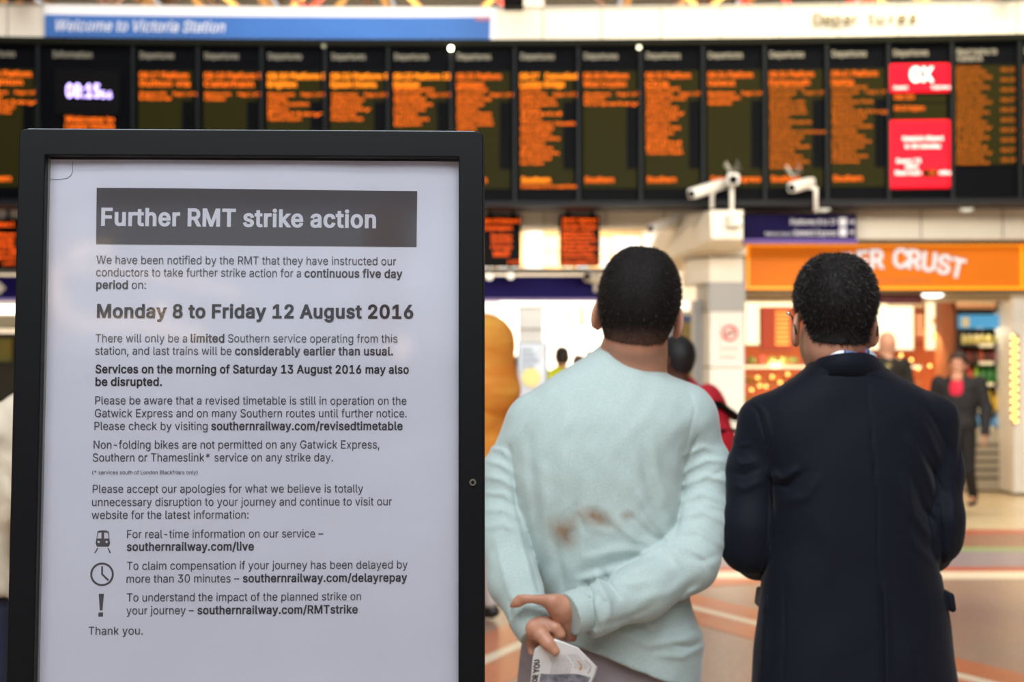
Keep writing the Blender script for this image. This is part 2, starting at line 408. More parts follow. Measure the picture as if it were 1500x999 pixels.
for nm_, pts, r_, es_ in (('arcade_light', [(-3.35, 3.62), (-3.33, 3.4), (-3.24, 3.22), (-3.1, 3.12), (-2.8, 3.14), (-2.5, 3.12), (-2.0, 3.03)], .05, 5), ('arcade_light', [(-3.3, 3.66), (-2.6, 3.6), (-1.7, 3.42)], .035, 4), ('arcade_light', [(-3.2, 3.74), (-3.02, 3.84)], .03, 9), ('arcade_light', [(-2.95, 3.78), (-2.88, 3.86)], .03, 9), ('arcade_lamp', [(-2.42, 3.22), (-2.38, 3.28)], .04, 16), ('arcade_lamp', [(-.23, 2.94), (-.22, 2.98)], .025, 22), ('arcade_lamp', [(-.25, 2.86), (-.24, 2.89)], .025, 22)):
    mb = MB(); mb.tube([(x, -8.8, z) for x, z in pts], r_, 8); mb.build(nm_, glow('arcade%d' % es_, (1, .7, .42), es_), wall_back, True)  # added unseen glowing tubes, shaped to streak the notice's clear cover
mb = MB(); mb.b2((-14, 27, 0), (14, 27.3, 8)); structure('wall_front', mb, mat('front_wall', '#e9dfcc', .6, noise=.05, nscale=1))

# roof: ochre trusses, purlins and glazing above and beyond the board
ceiling = empty('ceiling', (0, 0, 8), 'glazed station roof of ochre trusses', None, kind='structure')
rs = random.Random(3)
for i in range(13):
    x = -13+i*2.15; mb = MB()
    mb.box((x, 15, 8.0), (.1, 37, .22)); mb.build('roof_beam', m_ochre, ceiling)
for j in range(11):
    y = -2+j*3.1; mb = MB(); mb.box((0, y, 7.85), (28, .09, .3)); mb.build('purlin', m_ochre if j % 3 else m_white, ceiling)
for j in range(6):
    y = 19+j*1.3; x0 = -12+rs.random()*2
    for i in range(9):
        if rs.random() < .25: continue
        mb = MB(); x = x0+i*2.9; mb.tube([(x, y, 7.75), (x+1.3, y+.5, 6.5+rs.random()*.3), (x+2.6, y, 7.75)], .05, 6)
        mb.build('truss_brace', rs.choice([m_ochre, m_ochre, m_brown, mat('red_beam', '#c0392b', .6)]), ceiling)
for i in range(12):
    for j in range(6):
        mb = MB(); mb.b2((-12.9+i*2.15, -3+j*5.2, 8.13), (-10.95+i*2.15, 2.1+j*5.2, 8.14)); mb.build('glass_pane', m_pane, ceiling)

# ------------------------------------------------------------------ curved departure board
KB, XA = .0075, -.926
def bY(X, off=0): return 15-off-KB*(X-XA)**2
def bX(px):
    X = (px-750)/F*15
    for _ in range(20): X = (px-750)/F*bY(X)
    return X
def bpt(px, z, off=0):
    X = bX(px); return Vector((X, bY(X, off), z))
def bpt2(X, z, off=0): return Vector((X, bY(X, off), z))
zB = lambda py: zat(py, 15)
def curved_slab(name, px0, px1, z0, z1, thick, m, parent=None, off=0, n=24):
    bm = bmesh.new(); rows = []
    X0, X1 = bX(px0), bX(px1)
    for i in range(n+1):
        X = X0+(X1-X0)*i/n
        rows.append([bm.verts.new(p) for p in (bpt2(X, z0, off), bpt2(X, z1, off), bpt2(X, z1, off)+Vector((0, thick, 0)), bpt2(X, z0, off)+Vector((0, thick, 0)))])
    for a, b in zip(rows, rows[1:]):
        for k in range(4): bm.faces.new((a[k], a[(k+1) % 4], b[(k+1) % 4], b[k]))
    bm.faces.new(rows[0][::-1]); bm.faces.new(rows[-1])
    mb = MB(); mb.bm.free(); mb.bm = bm; return mb.build(name, m, parent)
# upper fascia of backlit cream panels
trim1 = curved_slab('trim_1', -90, 1600, zB(61), zB(13), .5, m_joint, off=-.02, n=40); tag(trim1, 'long cream fascia above the departure board', None, kind='structure')
jx = [-60, 10, 98, 185, 272, 359, 446, 533, 620, 708, 795, 881, 968, 1056, 1143, 1230, 1317, 1404, 1491, 1585]
for a, b in zip(jx, jx[1:]): curved_slab('fascia_panel', a+.9, b-.9, zB(60.5), zB(14), .05, m_cream, trim1, off=.03, n=4)
lip = curved_slab('coping', -90, 1600, zB(14), zB(11.5), .6, mat('grey_coping', '#b9b7ae', .5), trim1, off=.06, n=40)
# board housing
bl = 'long curved black departure board hung across the concourse'
board = empty('departure_board', (0, 15, zB(303)), bl, 'departure board')
curved_slab('housing', -90, 1600, zB(303), zB(61), .45, m_dark, board, off=-.03, n=40)
curved_slab('top_rail', -90, 1600, zB(70), zB(61), .2, mat('olive_metal', '#15160f', .5, .1, spec=.1), board, off=.1, n=40)
curved_slab('bottom_rail', -90, 1600, zB(304), zB(296), .2, mat('grey_rail', '#202226', .5, .1, spec=.1), board, off=.1, n=40)
m_panel = mat('panel_glass', '#07090e', .5, spec=.04)
m_olive = mat('led_matrix_face', '#1d1c09', .5, emit='#3a3512', es=.3, spec=.04)
m_mull = mat('mullion', '#1e2326', .5, .2, spec=.2)
m_led = glow('led_orange', (1, .16, .01), 1.85)
m_ledb = glow('led_amber', (1, .24, .01), 2.7)
m_ledr = glow('led_red_orange', (1, .11, .01), 1.9)
m_head = mat('header_lettering', '#8d897c', .6, emit='#8d897c', es=.12)
m_row = mat('led_row_line', '#33320f', .5)
def frame_at(px0, px1):
    a, b = bpt(px0, 0), bpt(px1, 0); ux = (b-a).normalized(); nn = Vector((ux.y, -ux.x, 0)); return a, b, ux, nn
def led_lines(rows, px0, px1, name, m, parent, cap, off=.052):
    """rows: (text, x offset px, centre y px, width px or None)"""
    a, b, ux, nn = frame_at(px0, px1); s = S(15); vv, tt, n = [], [], 0
    for txt, xo, yc, wd in rows:
        v, t = layout([(txt, .03)], cap*s, None if wd is None else wd*s, 2, False)
        text3(name, v+np.array([xo*s, zB(yc+cap/2)]), t, a+nn*off, ux, Vector((0, 0, 1)), m, parent)
div = [-37, 57, 196, 291, 384, 477, 569, 661, 754, 847, 938, 1029, 1119, 1210, 1300, 1393, 1492, 1590]
CALL = ['Clapham Junction', 'East Croydon', 'Balham', 'Streatham Common', 'Norbury', 'Thornton Heath', 'Selhurst', 'Purley', 'Redhill', 'Horley', 'Gatwick Airport', 'Three Bridges', 'Haywards Heath', 'Burgess Hill', 'Hassocks', 'Preston Park', 'Hove', 'Lewes', 'Battersea Park', 'Wandsworth', 'Sutton', 'Cheam', 'Ewell East', 'Epsom', 'Dorking', 'Horsham', 'Crawley', 'Ifield']
TOP = {196: ('08:17 Platform', 71, 'Sutton via', 73, 2, 1), 291: ('08:18 Platform 9', 84, 'Caterham', 72, 2, 1), 384: ('08:20 Platform 8', 85, 'Brighton', 42, 6, 1), 477: ('08:22 Platform 9', 83, 'Epsom Downs', 66, 6, 1),
       569: ('08:23 Platform 15', 83, 'Horsham', 37, 8, 0), 661: ('08:25 Platform', 65, 'Littlehampton', 40, 9, 0), 754: ('08:27   Cancelled', 83, 'London Bridge', 65, 16, 0),
       847: ('08:30 Platform', 65, 'West Croydon', 62, 3, 1), 938: ('08:32 Platform', 65, 'Ore', 33, 14, 0), 1029: ('08:34 Platform', 65, 'Gatwick', 40, 3, 1), 1119: ('08:36 Platform', 64, 'Portsmouth', 58, 17, 0), 1210: ('08:41 Platform', 66, 'Hastings', 32, 16, 0), -37: ('08:06 Platform', 72, 'Brighton', 60, 5, 1)}
WID = [28, 62, 30, 84, 50, 45, 60, 36, 48, 58, 47, 34, 52, 40, 30, 52, 53, 55]
for pi, (d0, d1) in enumerate(zip(div, div[1:])):
    dp = curved_slab('display_panel', d0+3.5, d1-3.5, zB(294), zB(72), .05, m_panel, board, off=.02, n=4)
    curved_slab('mullion', d0-1.6, d0+1.6, zB(298), zB(72), .1, m_mull, board, off=.09, n=1)
    a, b, ux, nn = frame_at(d0, d1); up = Vector((0, 0, 1)); s = S(15); off = nn*.055
    hx = 9 if d0 > 190 else (20 if d0 == 57 else 8)
    words('header_lettering', 'Information' if d0 == 57 else ('Departures' if d0 != 1393 else 'Next trains to'), a+ux*hx*s+off+up*zB(89), ux, up, 9*s, m_head, dp, width=(56 if d0 in (57, 1393) else 49)*s, bold=.02)
    if d0 == 1393: words('header_lettering', 'Gatwick', a+ux*hx*s+off+up*zB(98), ux, up, 8*s, m_head, dp, width=36*s, bold=.02)
    if d0 == 57:
        curved_slab('clock_screen', d0+24, d0+120, zB(172), zB(106), .03, m_black, dp, off=.06, n=3)
        led_lines([('08:15', 41, 138, 48)], d0, d1, 'clock_digits', glow('clock_white', (.55, .42, 1), 4.5), dp, 19, .1)
        led_lines([('56', 90, 143.5, 16)], d0, d1, 'clock_digits', MATS['clock_white'], dp, 10, .1)
        led_lines([('Welcome to', 38, 178, 70), ('London Victoria', 38, 188, 70)], d0, d1, 'led_lettering', m_led, dp, 8)
        continue
    if d0 == 1300:
        m_red = mat('backlit_red_card', '#d01025', .4, emit='#ff1230', es=.42, spec=.1); m_wt = mat('card_lettering', '#ffffff', .5, emit='#ffffff', es=.55)
        def card(y0, y1, nm='advert_card'):
            q = MB(); c = (a+b)/2+up*(zB(y0)+zB(y1))/2+nn*.07
            q.box((0, 0, 0), (86*s, .03, (y1-y0)*s), bev=.02); o = q.build(nm, m_red, dp); o.matrix_basis = Matrix.Translation(c) @ Matrix.Rotation(math.atan2(ux.y, ux.x), 4, 'Z')
            o.matrix_parent_inverse = Matrix(); return o
        led = MB(); led.b2((0, 0, 0), (.01, .01, .01)); led.bm.free()
        card(101, 143); card(182, 281)
        f = nn*.088
        words('card_lettering', 'GX', a+ux*31*s+f+up*zB(127), ux, up, 20*s, m_wt, dp, width=34*s, bold=.05)
        words('card_lettering', 'Gatwick', a+ux*8*s+f+up*zB(138), ux, up, 5*s, m_wt, dp, width=20*s, bold=.02)
        words('card_lettering', 'Express', a+ux*62*s+f+up*zB(138), ux, up, 5*s, m_wt, dp, width=26*s, bold=.02)
        for k, (t, x, y, wd) in enumerate([('Gatwick Airport', 20, 212, 58), ('in 30 minutes', 24, 223, 50), ('Every 15', 12, 244, 34), ('mins', 24, 252, 18), ('Next train', 10, 261, 36), ('mins', 72, 261, 16)]):
            words('card_lettering', t, a+ux*x*s+f+up*zB(y), ux, up, 6*s, m_wt, dp, width=wd*s, bold=.03)
        q = curved_slab('countdown_screen', d0+50, d0+70, zB(264), zB(254), .02, m_olive, dp, off=.1, n=1)
        led_lines([('15', 56, 259, 9)], d0, d1, 'led_lettering', m_led, dp, 6, .13)
        curved_slab('led_screen', d0+8, d0+86, zB(156), zB(145), .02, m_olive, dp, off=.05, n=2); curved_slab('led_screen', d0+8, d0+86, zB(181), zB(158), .02, m_olive, dp, off=.05, n=2)
        led_lines([('08:30', 9, 149, 28), ('08:30', 9, 165, 18), ('Brighton', 30, 165, 22)], d0, d1, 'led_lettering', m_led, dp, 6.5, .08)
        continue
    if d0 in (1393, 1492):
        curved_slab('led_screen', d0+6, d0+93, zB(247), zB(104), .02, m_olive, dp, off=.04, n=3)
        rows = []
        for k in range(20):
            y = 107+k*7.2; rows.append((CALL[(k*5+3) % len(CALL)], 8, y, 34+((k*7) % 5)*4))
            if k % 2 == 1: rows.append(('08:%02d' % (20+k), 70, y-3, 20))
        led_lines(rows, d0, d1, 'led_lettering', glow('led_dim_orange', (.9, .2, .012), 1.0), dp, 5)
        continue
    scr = curved_slab('led_screen', d0+7, d0+86, zB(277), zB(106), .02, m_olive, dp, off=.04, n=3)
    q = curved_slab('dark_reflection', d0+71, d0+86, zB(249), zB(150), .004, m_panel, dp, off=.046, n=1)  # dark reflection on the screen, put in as a thin dark slab
    t1, w1, t2, w2, nr, first = TOP[d0]
    big = [(t1, 8, 113.3, w1), (t2, 8, 125, w2)]
    sm = []
    rr = random.Random(pi)
    last = first+nr
    for k in range(first, last):
        if k == 1:
            sm.append((CALL[(k*3+pi*5) % len(CALL)], 9, 140, 38)); sm.append(('Page 1 of 1', 57, 140, 36 if False else 34))
        else: sm.append((CALL[(k*3+pi*5) % len(CALL)], 9, 132.4+7.15*k, WID[(k+pi*4) % len(WID)]*.92+2))
    amber = d0 in (384, 477, 569, 754)
    big.append(('Southern' if d0 != 1029 else 'Gatwick Express', 10 if d0 != 1029 else 12, 264.5, 42 if d0 != 1029 else 72))
    led_lines(big, d0, d1, 'led_lettering', m_ledb if amber else m_led, dp, 8.2)
    if d0 == 754: sm.append(('Formed of 8 coaches', 10, 274, 80))
    led_lines(sm, d0, d1, 'led_lettering', m_led if d0 < 1100 else glow('led_mid_orange', (1, .2, .012), 1.15), dp, 4.7)
# bulbs under the top rail
for px, py, st in ((661, 75, 25), (935, 75, 4), (476, 72, .5)):
    mb = MB(); p = bpt(px, zB(py), .14); mb.ball(p, .022, 10); mb.cyl(p+Vector((0, .02, 0)), p+Vector((0, .1, .03)), .012, n=8)
    o = mb.build('rail_bulb', glow('bulb_%d' % px, (1, .95, .6), st), board, True)
# welcome banner (blue, with white margin)
def curved_sign(name, px0, px1, y0, y1, th, m, parent, off): return curved_slab(name, px0, px1, zB(y1), zB(y0), th, m, parent, off=off, n=20)
ban = empty('welcome_banner', bpt(393, zB(60), .1), 'blue banner with white italic welcome lettering on the cream fascia', 'banner')
curved_sign('backing', 65, 727, 14, 60.5, .03, mat('banner_white', '#f4f6fb', .5), ban, .07)
m_blue = mat('banner_blue', '#3170c4', .45, noise=.22, nscale=.45, stretch=(1, 1, 4))
curved_sign('blue_field', 67, 718, 28, 60, .01, m_blue, ban, .085)
aa, bb, ux, nn = frame_at(80, 330)
words('lettering', 'Welcome to Victoria Station', aa+nn*.1+Vector((0, 0, zB(51.5))), ux, Vector((0, 0, 1)), 16*S(15), mat('banner_lettering', '#dfe9fb', .5), ban, width=245*S(15), bold=.022, shear=.22)
aa, bb, ux, nn = frame_at(697, 720)
words('logo_lettering', 'NetworkRail', aa+nn*.1+Vector((0, 0, zB(34))), ux, Vector((0, 0, 1)), 7*S(15), mat('banner_orange', '#e07a6a', .5), ban, width=22*S(15), bold=.02)
# Departures lettering on the fascia, one mesh per letter
dl_ = empty('fascia_lettering', bpt(1265, zB(48), .1), 'grey raised word Departures on the cream fascia at the right', 'sign lettering')
xs = [1191, 1206, 1220, 1235, 1250, 1272, 1284, 1303, 1315, 1332]; ws = [15, 13, 13, 13, 7, 7, 13, 8, 8, 12]
m_dep = mat('lettering_grey', '#7d7258', .5)
for ch, x, wd in zip('Departures', xs, ws):
    aa, bb, ux, nn = frame_at(x, x+10); cap = 17
    v, t = layout([(ch, .012)], cap*S(15), None, 3, True)
    text3('letter', v, t, aa+nn*.05+Vector((0, 0, zB(43))), ux, Vector((0, 0, 1)), m_dep, dl_, thick=.04, nrm=nn)
# loudspeakers on the fascia edge
for px, wd, y1, lab in ((38, 36, 12, 'black loudspeaker above the left end of the blue banner'), (752, 29, 22, 'black loudspeaker just right of the blue banner'), (1467, 35, 12, 'black loudspeaker right of the Departures lettering')):
    e = empty('loudspeaker', bpt(px, zB(y1), .3), lab, 'loudspeaker', 'loudspeakers on the fascia')
    c = bpt(px, zB(y1), .28); s = S(15)
    mb = MB(); mb.box(c+Vector((0, 0, .16)), (wd*s, .24, .32), bev=.015); mb.build('cabinet', m_dark, e)
    mb = MB(); mb.box(c+Vector((0, -.125, .16)), (wd*s*.82, .012, .26), bev=.004); mb.build('grille', m_black, e)
    mb = MB(); mb.box(c+Vector((0, .17, .2)), (.05, .14, .05)); mb.build('bracket', m_mull, e)

# ------------------------------------------------------------------ lower fascia, beams and column
Y1 = 15.9
def bp(name, px0, px1, py0, py1, Y, th, m, parent=None, bev=0):   # slab facing the camera between pixels at depth Y, thickness th backwards
    a = P(px0, py1, Y); b = P(px1, py0, Y); a.x = (px0-750)/F*Y; b.x = (px1-750)/F*Y
    mb = MB(); mb.b2((min(a.x, b.x), Y, a.z), (max(a.x, b.x), Y+th, b.z), bev); return mb.build(name, m, parent)
def st(o, label=None): return tag(o, label, None, kind='structure')
tr2 = st(bp('trim_2', -120, 1045, 300, 333, 16.3, .4, m_cream), 'cream beam below the departure board')
for x in (-20, 60, 140, 220, 797, 888, 974): bp('beam_joint', x-.7, x+.7, 301, 333, 16.29, .02, m_joint, tr2)
tr3 = st(bp('trim_3', 1090, 1600, 303, 350, 15.6, .5, m_cream), 'cream fascia above the orange shop sign')
for x in (1350, 1470): bp('beam_joint', x-.6, x+.6, 304, 349, 15.59, .02, m_joint, tr3)
bp('shadow_gap', 1090, 1600, 350, 355, 15.75, .3, mat('grey_soffit', '#6f6758', .7), tr3)
# bevelled beam running back from the column
beam = MB()
def pz(px, py, Y): p = P(px, py, Y); return (p.x, p.y, p.z)
top = [pz(1088, 308, 14.5), pz(1040, 308, 14.5), pz(968, 326, 18.5), pz(1088, 326, 18.5)]
bot = [pz(1088, 350, 14.5), pz(1042, 350, 14.5), pz(930, 405, 18.5), pz(1088, 405, 18.5)]
vs = [beam.bm.verts.new(p) for p in top+bot]
for f in ((0, 1, 2, 3), (4, 5, 6, 7), (0, 1, 5, 4), (1, 2, 6, 5), (2, 3, 7, 6), (3, 0, 4, 7)): beam.bm.faces.new([vs[i] for i in f])
st(beam.build('trim_4', m_cream), 'bevelled cream beam running back from the column')
colr = empty('column', (( 1065-750)/F*15.7, 15.9, 0), 'cream tiled column beside the sandwich shop', None, kind='structure')
X0, X1 = (1040-750)/F*15.6, (1090-750)/F*15.6
def colbox(py0, py1, m, name='tile', grow=0, cham=.1):
    ch = .2 if py1 <= 420 else .03
    z1, z0 = zat(py0, 15.6), max(0, zat(py1, 15.6)); g = grow
    pts = [(X0-g, 15.6-g), (X1+g, 15.6-g), (X1+g, 16.4), (X0-ch-g, 16.4), (X0-ch-g, 15.6-g+.3)]
    mb = MB(); mb.prism([(x, y, z0) for x, y in pts], (0, 0, 1), z1-z0); return mb.build(name, m, colr)
colbox(350, 358, m_cream, 'cornice', .05); colbox(358, 374, m_cream, 'tile', .02); colbox(374, 378, m_joint, 'joint', .0)
colbox(378, 414, m_cream); colbox(415, 455, mat('grey_band', '#a9a9a8', .5), 'grey_band', .015)
for a, b in ((456, 537), (539, 620), (622, 700)): colbox(a, b, m_white)
colbox(455, 760, m_joint, 'core', -.02)
colbox(700, 760, mat('plinth', '#8b8175', .5), 'plinth', .02)
gp = st(bp('trim_5', 1017, 1035, 440, 735, 16.0, .3, mat('grey_post', '#8f9091', .5)), 'grey post left of the column')
# no smoking notice
ns = empty('no_smoking_notice', P(1068, 520, 15.55), 'white no smoking notice with red ring on the cream column', 'notice')
bp('plate', 1055, 1083, 472, 522, 15.57, .02, mat('notice_plate', '#e8e4de', .5), ns)
c = P(1069, 488, 15.56); s = S(15.56); mred = mat('prohibition_red', '#d8564a', .5)
def ring(c, r0, r1, m, name, parent, n=32, nrm=Vector((0, -1, 0)), ux=Vector((1, 0, 0)), th=.004):
    uy = Vector((0, 0, 1)) if abs(nrm.z) < .5 and nrm == Vector((0, -1, 0)) else nrm.cross(ux); bm = bmesh.new(); A, B = [], []
    for k in range(n):
        d = ux*math.cos(2*math.pi*k/n)+uy*math.sin(2*math.pi*k/n); A.append(bm.verts.new(c+d*r0)); B.append(bm.verts.new(c+d*r1))
    for k in range(n): bm.faces.new((A[k], A[(k+1) % n], B[(k+1) % n], B[k]))
    q = MB(); q.bm.free(); q.bm = bm; return q.build(name, m, parent)
ring(c, 8.5*s, 12*s, mred, 'red_ring', ns)
mb = MB(); mb.box(c, (21*s, .004, 2.5*s), M=Matrix.Rotation(R(-45), 4, 'Y')); mb.build('red_bar', mred, ns)
mb = MB(); mb.box(c+Vector((0, .002, 0)), (12*s, .004, 2.6*s)); mb.build('cigarette', m_dark, ns)
words('lettering', 'No smoking', P(1069, 512, 15.56), Vector((1, 0, 0)), Vector((0, 0, 1)), 4*s, mat('notice_ink', '#7a7a7a', .5), ns, width=22*s, center=True)
# junction box with green lamp
jb = empty('junction_box', P(1075, 332, 14.4), 'small white box with a green lamp on the column head', 'box')
bp('case', 1067, 1087, 313, 332, 14.35, .15, mat('case_grey', '#c9c6bd', .5), jb, .01)
mb = MB(); mb.ball(P(1082, 323, 14.34), .022, 10); mb.build('green_lamp', glow('green_lamp', (.25, 1, .6), 4), jb, True)

# CCTV cameras
def cctv(a, b, r, posts, lab, Y, white=True, spikes=None):
    a, b = Vector(a), Vector(b); d = (b-a).normalized()
    e = empty('security_camera', (a+b)/2, lab, 'security camera', 'white security cameras')
    q = d.to_track_quat('Z', 'Y').to_matrix().to_4x4(); L = (b-a).length
    mb = MB(); mb.box((0, 0, 0), (r*1.9, r*1.7, L), bev=r*.45, seg=3)
    o = mb.build('housing', mat('camera_white', '#e3e4e2', .4), e, True); o.matrix_parent_inverse = Matrix.Translation(-((a+b)/2)); o.matrix_basis = Matrix.Translation((a+b)/2) @ q
    mb = MB(); mb.cyl(a-d*.004, a+d*.03, r*.62, n=14); mb.build('lens', m_black, e)
    mb = MB(); mb.tube(posts, .025, 8); mb.build('bracket', m_white, e, True)
    if spikes is not None:
        bm_ = MB(); rs = random.Random(1)
        for k in range(14): bm_.cyl(spikes, Vector(spikes)+Vector((rs.uniform(-.1, .1), rs.uniform(-.06, .06), rs.uniform(.08, .17))), .0022, n=4)
        bm_.build('bird_spikes', mat('spike_steel', '#b8b8b4', .3, .6), e)
Yc = 14.6
cctv(P(1013, 284, Yc-.3), P(1060, 269, Yc+.2), .062, [P(1043, 305, Yc), P(1043, 284, Yc), P(1050, 274, Yc)], 'white security camera pointing left beneath the departure board', Yc)
cctv(P(1160, 275, Yc-.25), P(1188, 267, Yc+.1), .062, [P(1195, 308, 15.7), P(1195, 308, Yc), P(1195, 276, Yc), P(1180, 274, Yc)], 'white security camera on a post left of the red board panel', Yc, spikes=P(1163, 262, Yc))
cctv(P(1074, 263, Yc-.3), P(1074, 262, Yc+.1), .07, [P(1072, 312, Yc), P(1072, 290, Yc), P(1072, 272, Yc)], 'white security camera facing the viewer on the column post', Yc, spikes=P(1074, 258, Yc))
cctv(P(953, 335, 15.7), P(981, 325, 16.1), .055, [P(972, 332, 16), P(985, 326, 16.2), P(992, 318, 16.3)], 'small white security camera under the cream beam', 15.8)
cctv(P(860, 405, 17.0), P(876, 409, 17.2), .07, [P(872, 412, 17.2), P(872, 425, 17.3), P(872, 432, 17.4)], 'small white security camera on the purple band', 17)
for px, lab in ((1416, 'bird spiked white floodlight at the right end of the cream fascia'), (1207, 'bird spiked white floodlight above the purple platform sign')):
    e = empty('fascia_light', P(px, 305, 15.3), lab, 'floodlight', 'spiked floodlights')
    mb = MB(); mb.ball(P(px, 305, 15.2), .075, 14, (1, 1, .5)); mb.build('lamp_head', glow('lamp_head_warm', (1, .9, .7), .9), e, True)
    mb = MB(); mb.cyl(P(px, 308, 15.2), P(px, 308, 15.5), .02); mb.build('bracket', m_white, e)
    mb = MB(); rs = random.Random(5)
    for k in range(24): mb.cyl(P(px, 302, 15.2), P(px, 302, 15.2)+Vector((rs.uniform(-.13, .13), rs.uniform(-.08, .08), rs.uniform(.08, .15))), .0025, n=4)
    mb.build('bird_spikes', mat('spike_steel', '#b8b8b4', .3, .6), e)

# ------------------------------------------------------------------ hanging LED displays
m_up = Vector((0, 0, 1)); m_rt = Vector((1, 0, 0))
def hang(px0, px1, py0, py1, rows, lab):
    Y = 16.12; s = S(Y)
    e = empty('hanging_display', P((px0+px1)/2, py1, Y), lab, 'departure screen', 'small hanging screens')
    bp('housing', px0, px1, py0, py1, Y, .16, m_dark, e, .01)
    bp('screen', px0+3, px1-3, py0+3, py1-3, Y-.006, .01, m_black, e)
    for t, x, y, wd, cap in rows: words('led_lettering', t, P(px0+x, y+cap/2, Y-.012), m_rt, m_up, cap*.8*s, m_ledr, e, width=wd*s, bold=.03)
    mb = MB()
    for x in (px0+12, px1-12): mb.cyl(P(x, py0, Y+.08), P(x, py0-14, Y+.08), .02, n=8)
    mb.build('hanger', m_mull, e)
rowsA = [('08:15', 2, 323, 22, 7), ('Platform 8', 26, 323, 29, 7), ('Orpington', 2, 333, 42, 7), ('Bromley', 14, 345, 30, 6), ('Beckenham', 14, 352, 30, 6), ('Penge', 14, 361, 30, 6), ('Herne Hill', 17, 369, 24, 6), ('Brixton', 17, 373, 22, 5), ('1 of 2', 38, 383, 17, 6)]
hang(706, 763, 315, 390, rowsA, 'small hanging orange screen nearest the black sign frame')
rowsB = [('08:22', 4, 322, 19, 7), ('Platform 9', 27, 322, 28, 7), ('Dover Priory', 4, 331, 50, 7)]+[(CALL[k*2], 4, 339+k*6, [44, 46, 50, 40, 50, 44, 48][k], 5) for k in range(7)]+[('1 of 2', 38, 383, 17, 6), ('South', 4, 384, 34, 6)]
hang(820, 879, 315, 389, rowsB, 'small hanging orange screen left of the short-haired man')
rowsC = [('08:24 Platform 2', 0, 328, 54, 8), ('Brighton', 8, 343, 48, 7), ('Hove', 8, 351, 46, 7), ('Worthing', 8, 359, 46, 7), ('Ford', 8, 368, 50, 6), ('Bognor', 8, 376, 49, 6), ('1 of 3', 38, 385, 18, 6)]
hang(-34, 24, 320, 394, rowsC, 'small hanging orange screen at the left picture edge')

# ------------------------------------------------------------------ bright hall behind
m_purple = mat('purple_sign', '#201a5c', .5, spec=.05)
pb = empty('purple_band_sign', P(400, 440, 17.3), 'long dark purple sign band above the bright hall', 'sign')
bp('band', -200, 892, 404, 437, 17.3, .25, m_purple, pb); bp('edge_light', -200, 892, 437, 441, 17.3, .2, mat('lilac_edge', '#8d7fc0', .5), pb); bp('rail', -200, 892, 393, 400, 17.4, .2, mat('grey_rail2', '#77746e', .5), pb)
for x, y in ((50-42, 422),):
    mb = MB(); mb.box(P(-1, 422, 17.28), (.11, .01, .11), M=Matrix.Rotation(R(45), 4, 'Y')); mb.build('arrow_badge', m_white, pb)
m_hot = glow('shop_light', (1, .93, .8), 4); m_hot2 = glow('shop_light_warm', (1, .78, .45), 2.2)
lt = empty('strip_light', P(0, 453, 17.2), 'bright strip light under the purple band at the left edge', 'light'); bp('tube', -90, 26, 447, 459, 17.1, .08, m_hot, lt); bp('tray', -92, 28, 444, 447, 17.1, .12, m_white, lt)
# windows high in the end wall
k = 0
wn = empty('window_1', (0, 24, 4), 'band of bright glazing beyond the screens', None, kind='structure')
m_day = glow('daylight_glazing', (1, .93, .82), 1.7); m_frame = mat('window_frame', '#c79a63', .6)
bp('back_board', 690, 1010, 332, 398, 24.4, .1, mat('warm_wall', '#c29a62', .7, noise=.3, nscale=2), wn)
for x0, x1, y0, y1, mm in ((798, 818, 346, 366, m_hot2), (798, 818, 370, 390, m_hot2), (880, 893, 348, 374, m_day), (897, 938, 346, 374, m_day), (942, 975, 340, 372, m_day), (880, 893, 378, 396, m_day), (897, 940, 377, 396, m_day), (706, 722, 386, 402, m_day), (728, 745, 386, 402, m_day), (748, 760, 387, 401, m_day), (845, 862, 387, 400, m_day), (825, 838, 389, 400, m_hot2), (770, 790, 388, 396, m_day)):
    bp('glass_pane', x0, x1, y0, y1, 24.2, .03, mm, wn)
for y in (343, 368, 375): bp('frame_bar', 790, 1000, y-1, y+1, 24.1, .05, m_frame, wn)
for x in (819, 878, 895, 940): bp('frame_bar', x-1, x+1, 343, 397, 24.1, .05, m_frame, wn)
du = empty('round_duct', P(782, 396, 18.5), 'thick white round duct between the two hanging screens', 'duct')
mb = MB(); a = P(782, 396, 18.8); b = P(782, 340, 18.8); mb.cyl(a, Vector((b.x, b.y, 7.8)), 15*S(18.8), n=24); mb.build('pipe', m_white, du, True)
mb = MB(); mb.cyl(b, b+Vector((0, 0, .09)), 19*S(18.8), n=24); mb.build('collar', mat('bronze_collar', '#a08a5c', .5), du)
for x, y in ((717, 405), (748, 404)):
    e = empty('globe_lamp', P(x, y, 17.1), 'small globe lamp above the purple band, %s' % ('beside the black frame' if x == 717 else 'right of its twin'), 'lamp', 'globe lamps')
    mb = MB(); mb.ball(P(x, y, 17.1), .045, 12); mb.build('globe', glow('globe_glow', (1, .9, .7), 1.6), e, True); mb = MB(); mb.cyl(P(x, y-4, 17.15), P(x, y-12, 17.35), .012, n=6); mb.build('stem', m_mull, e)
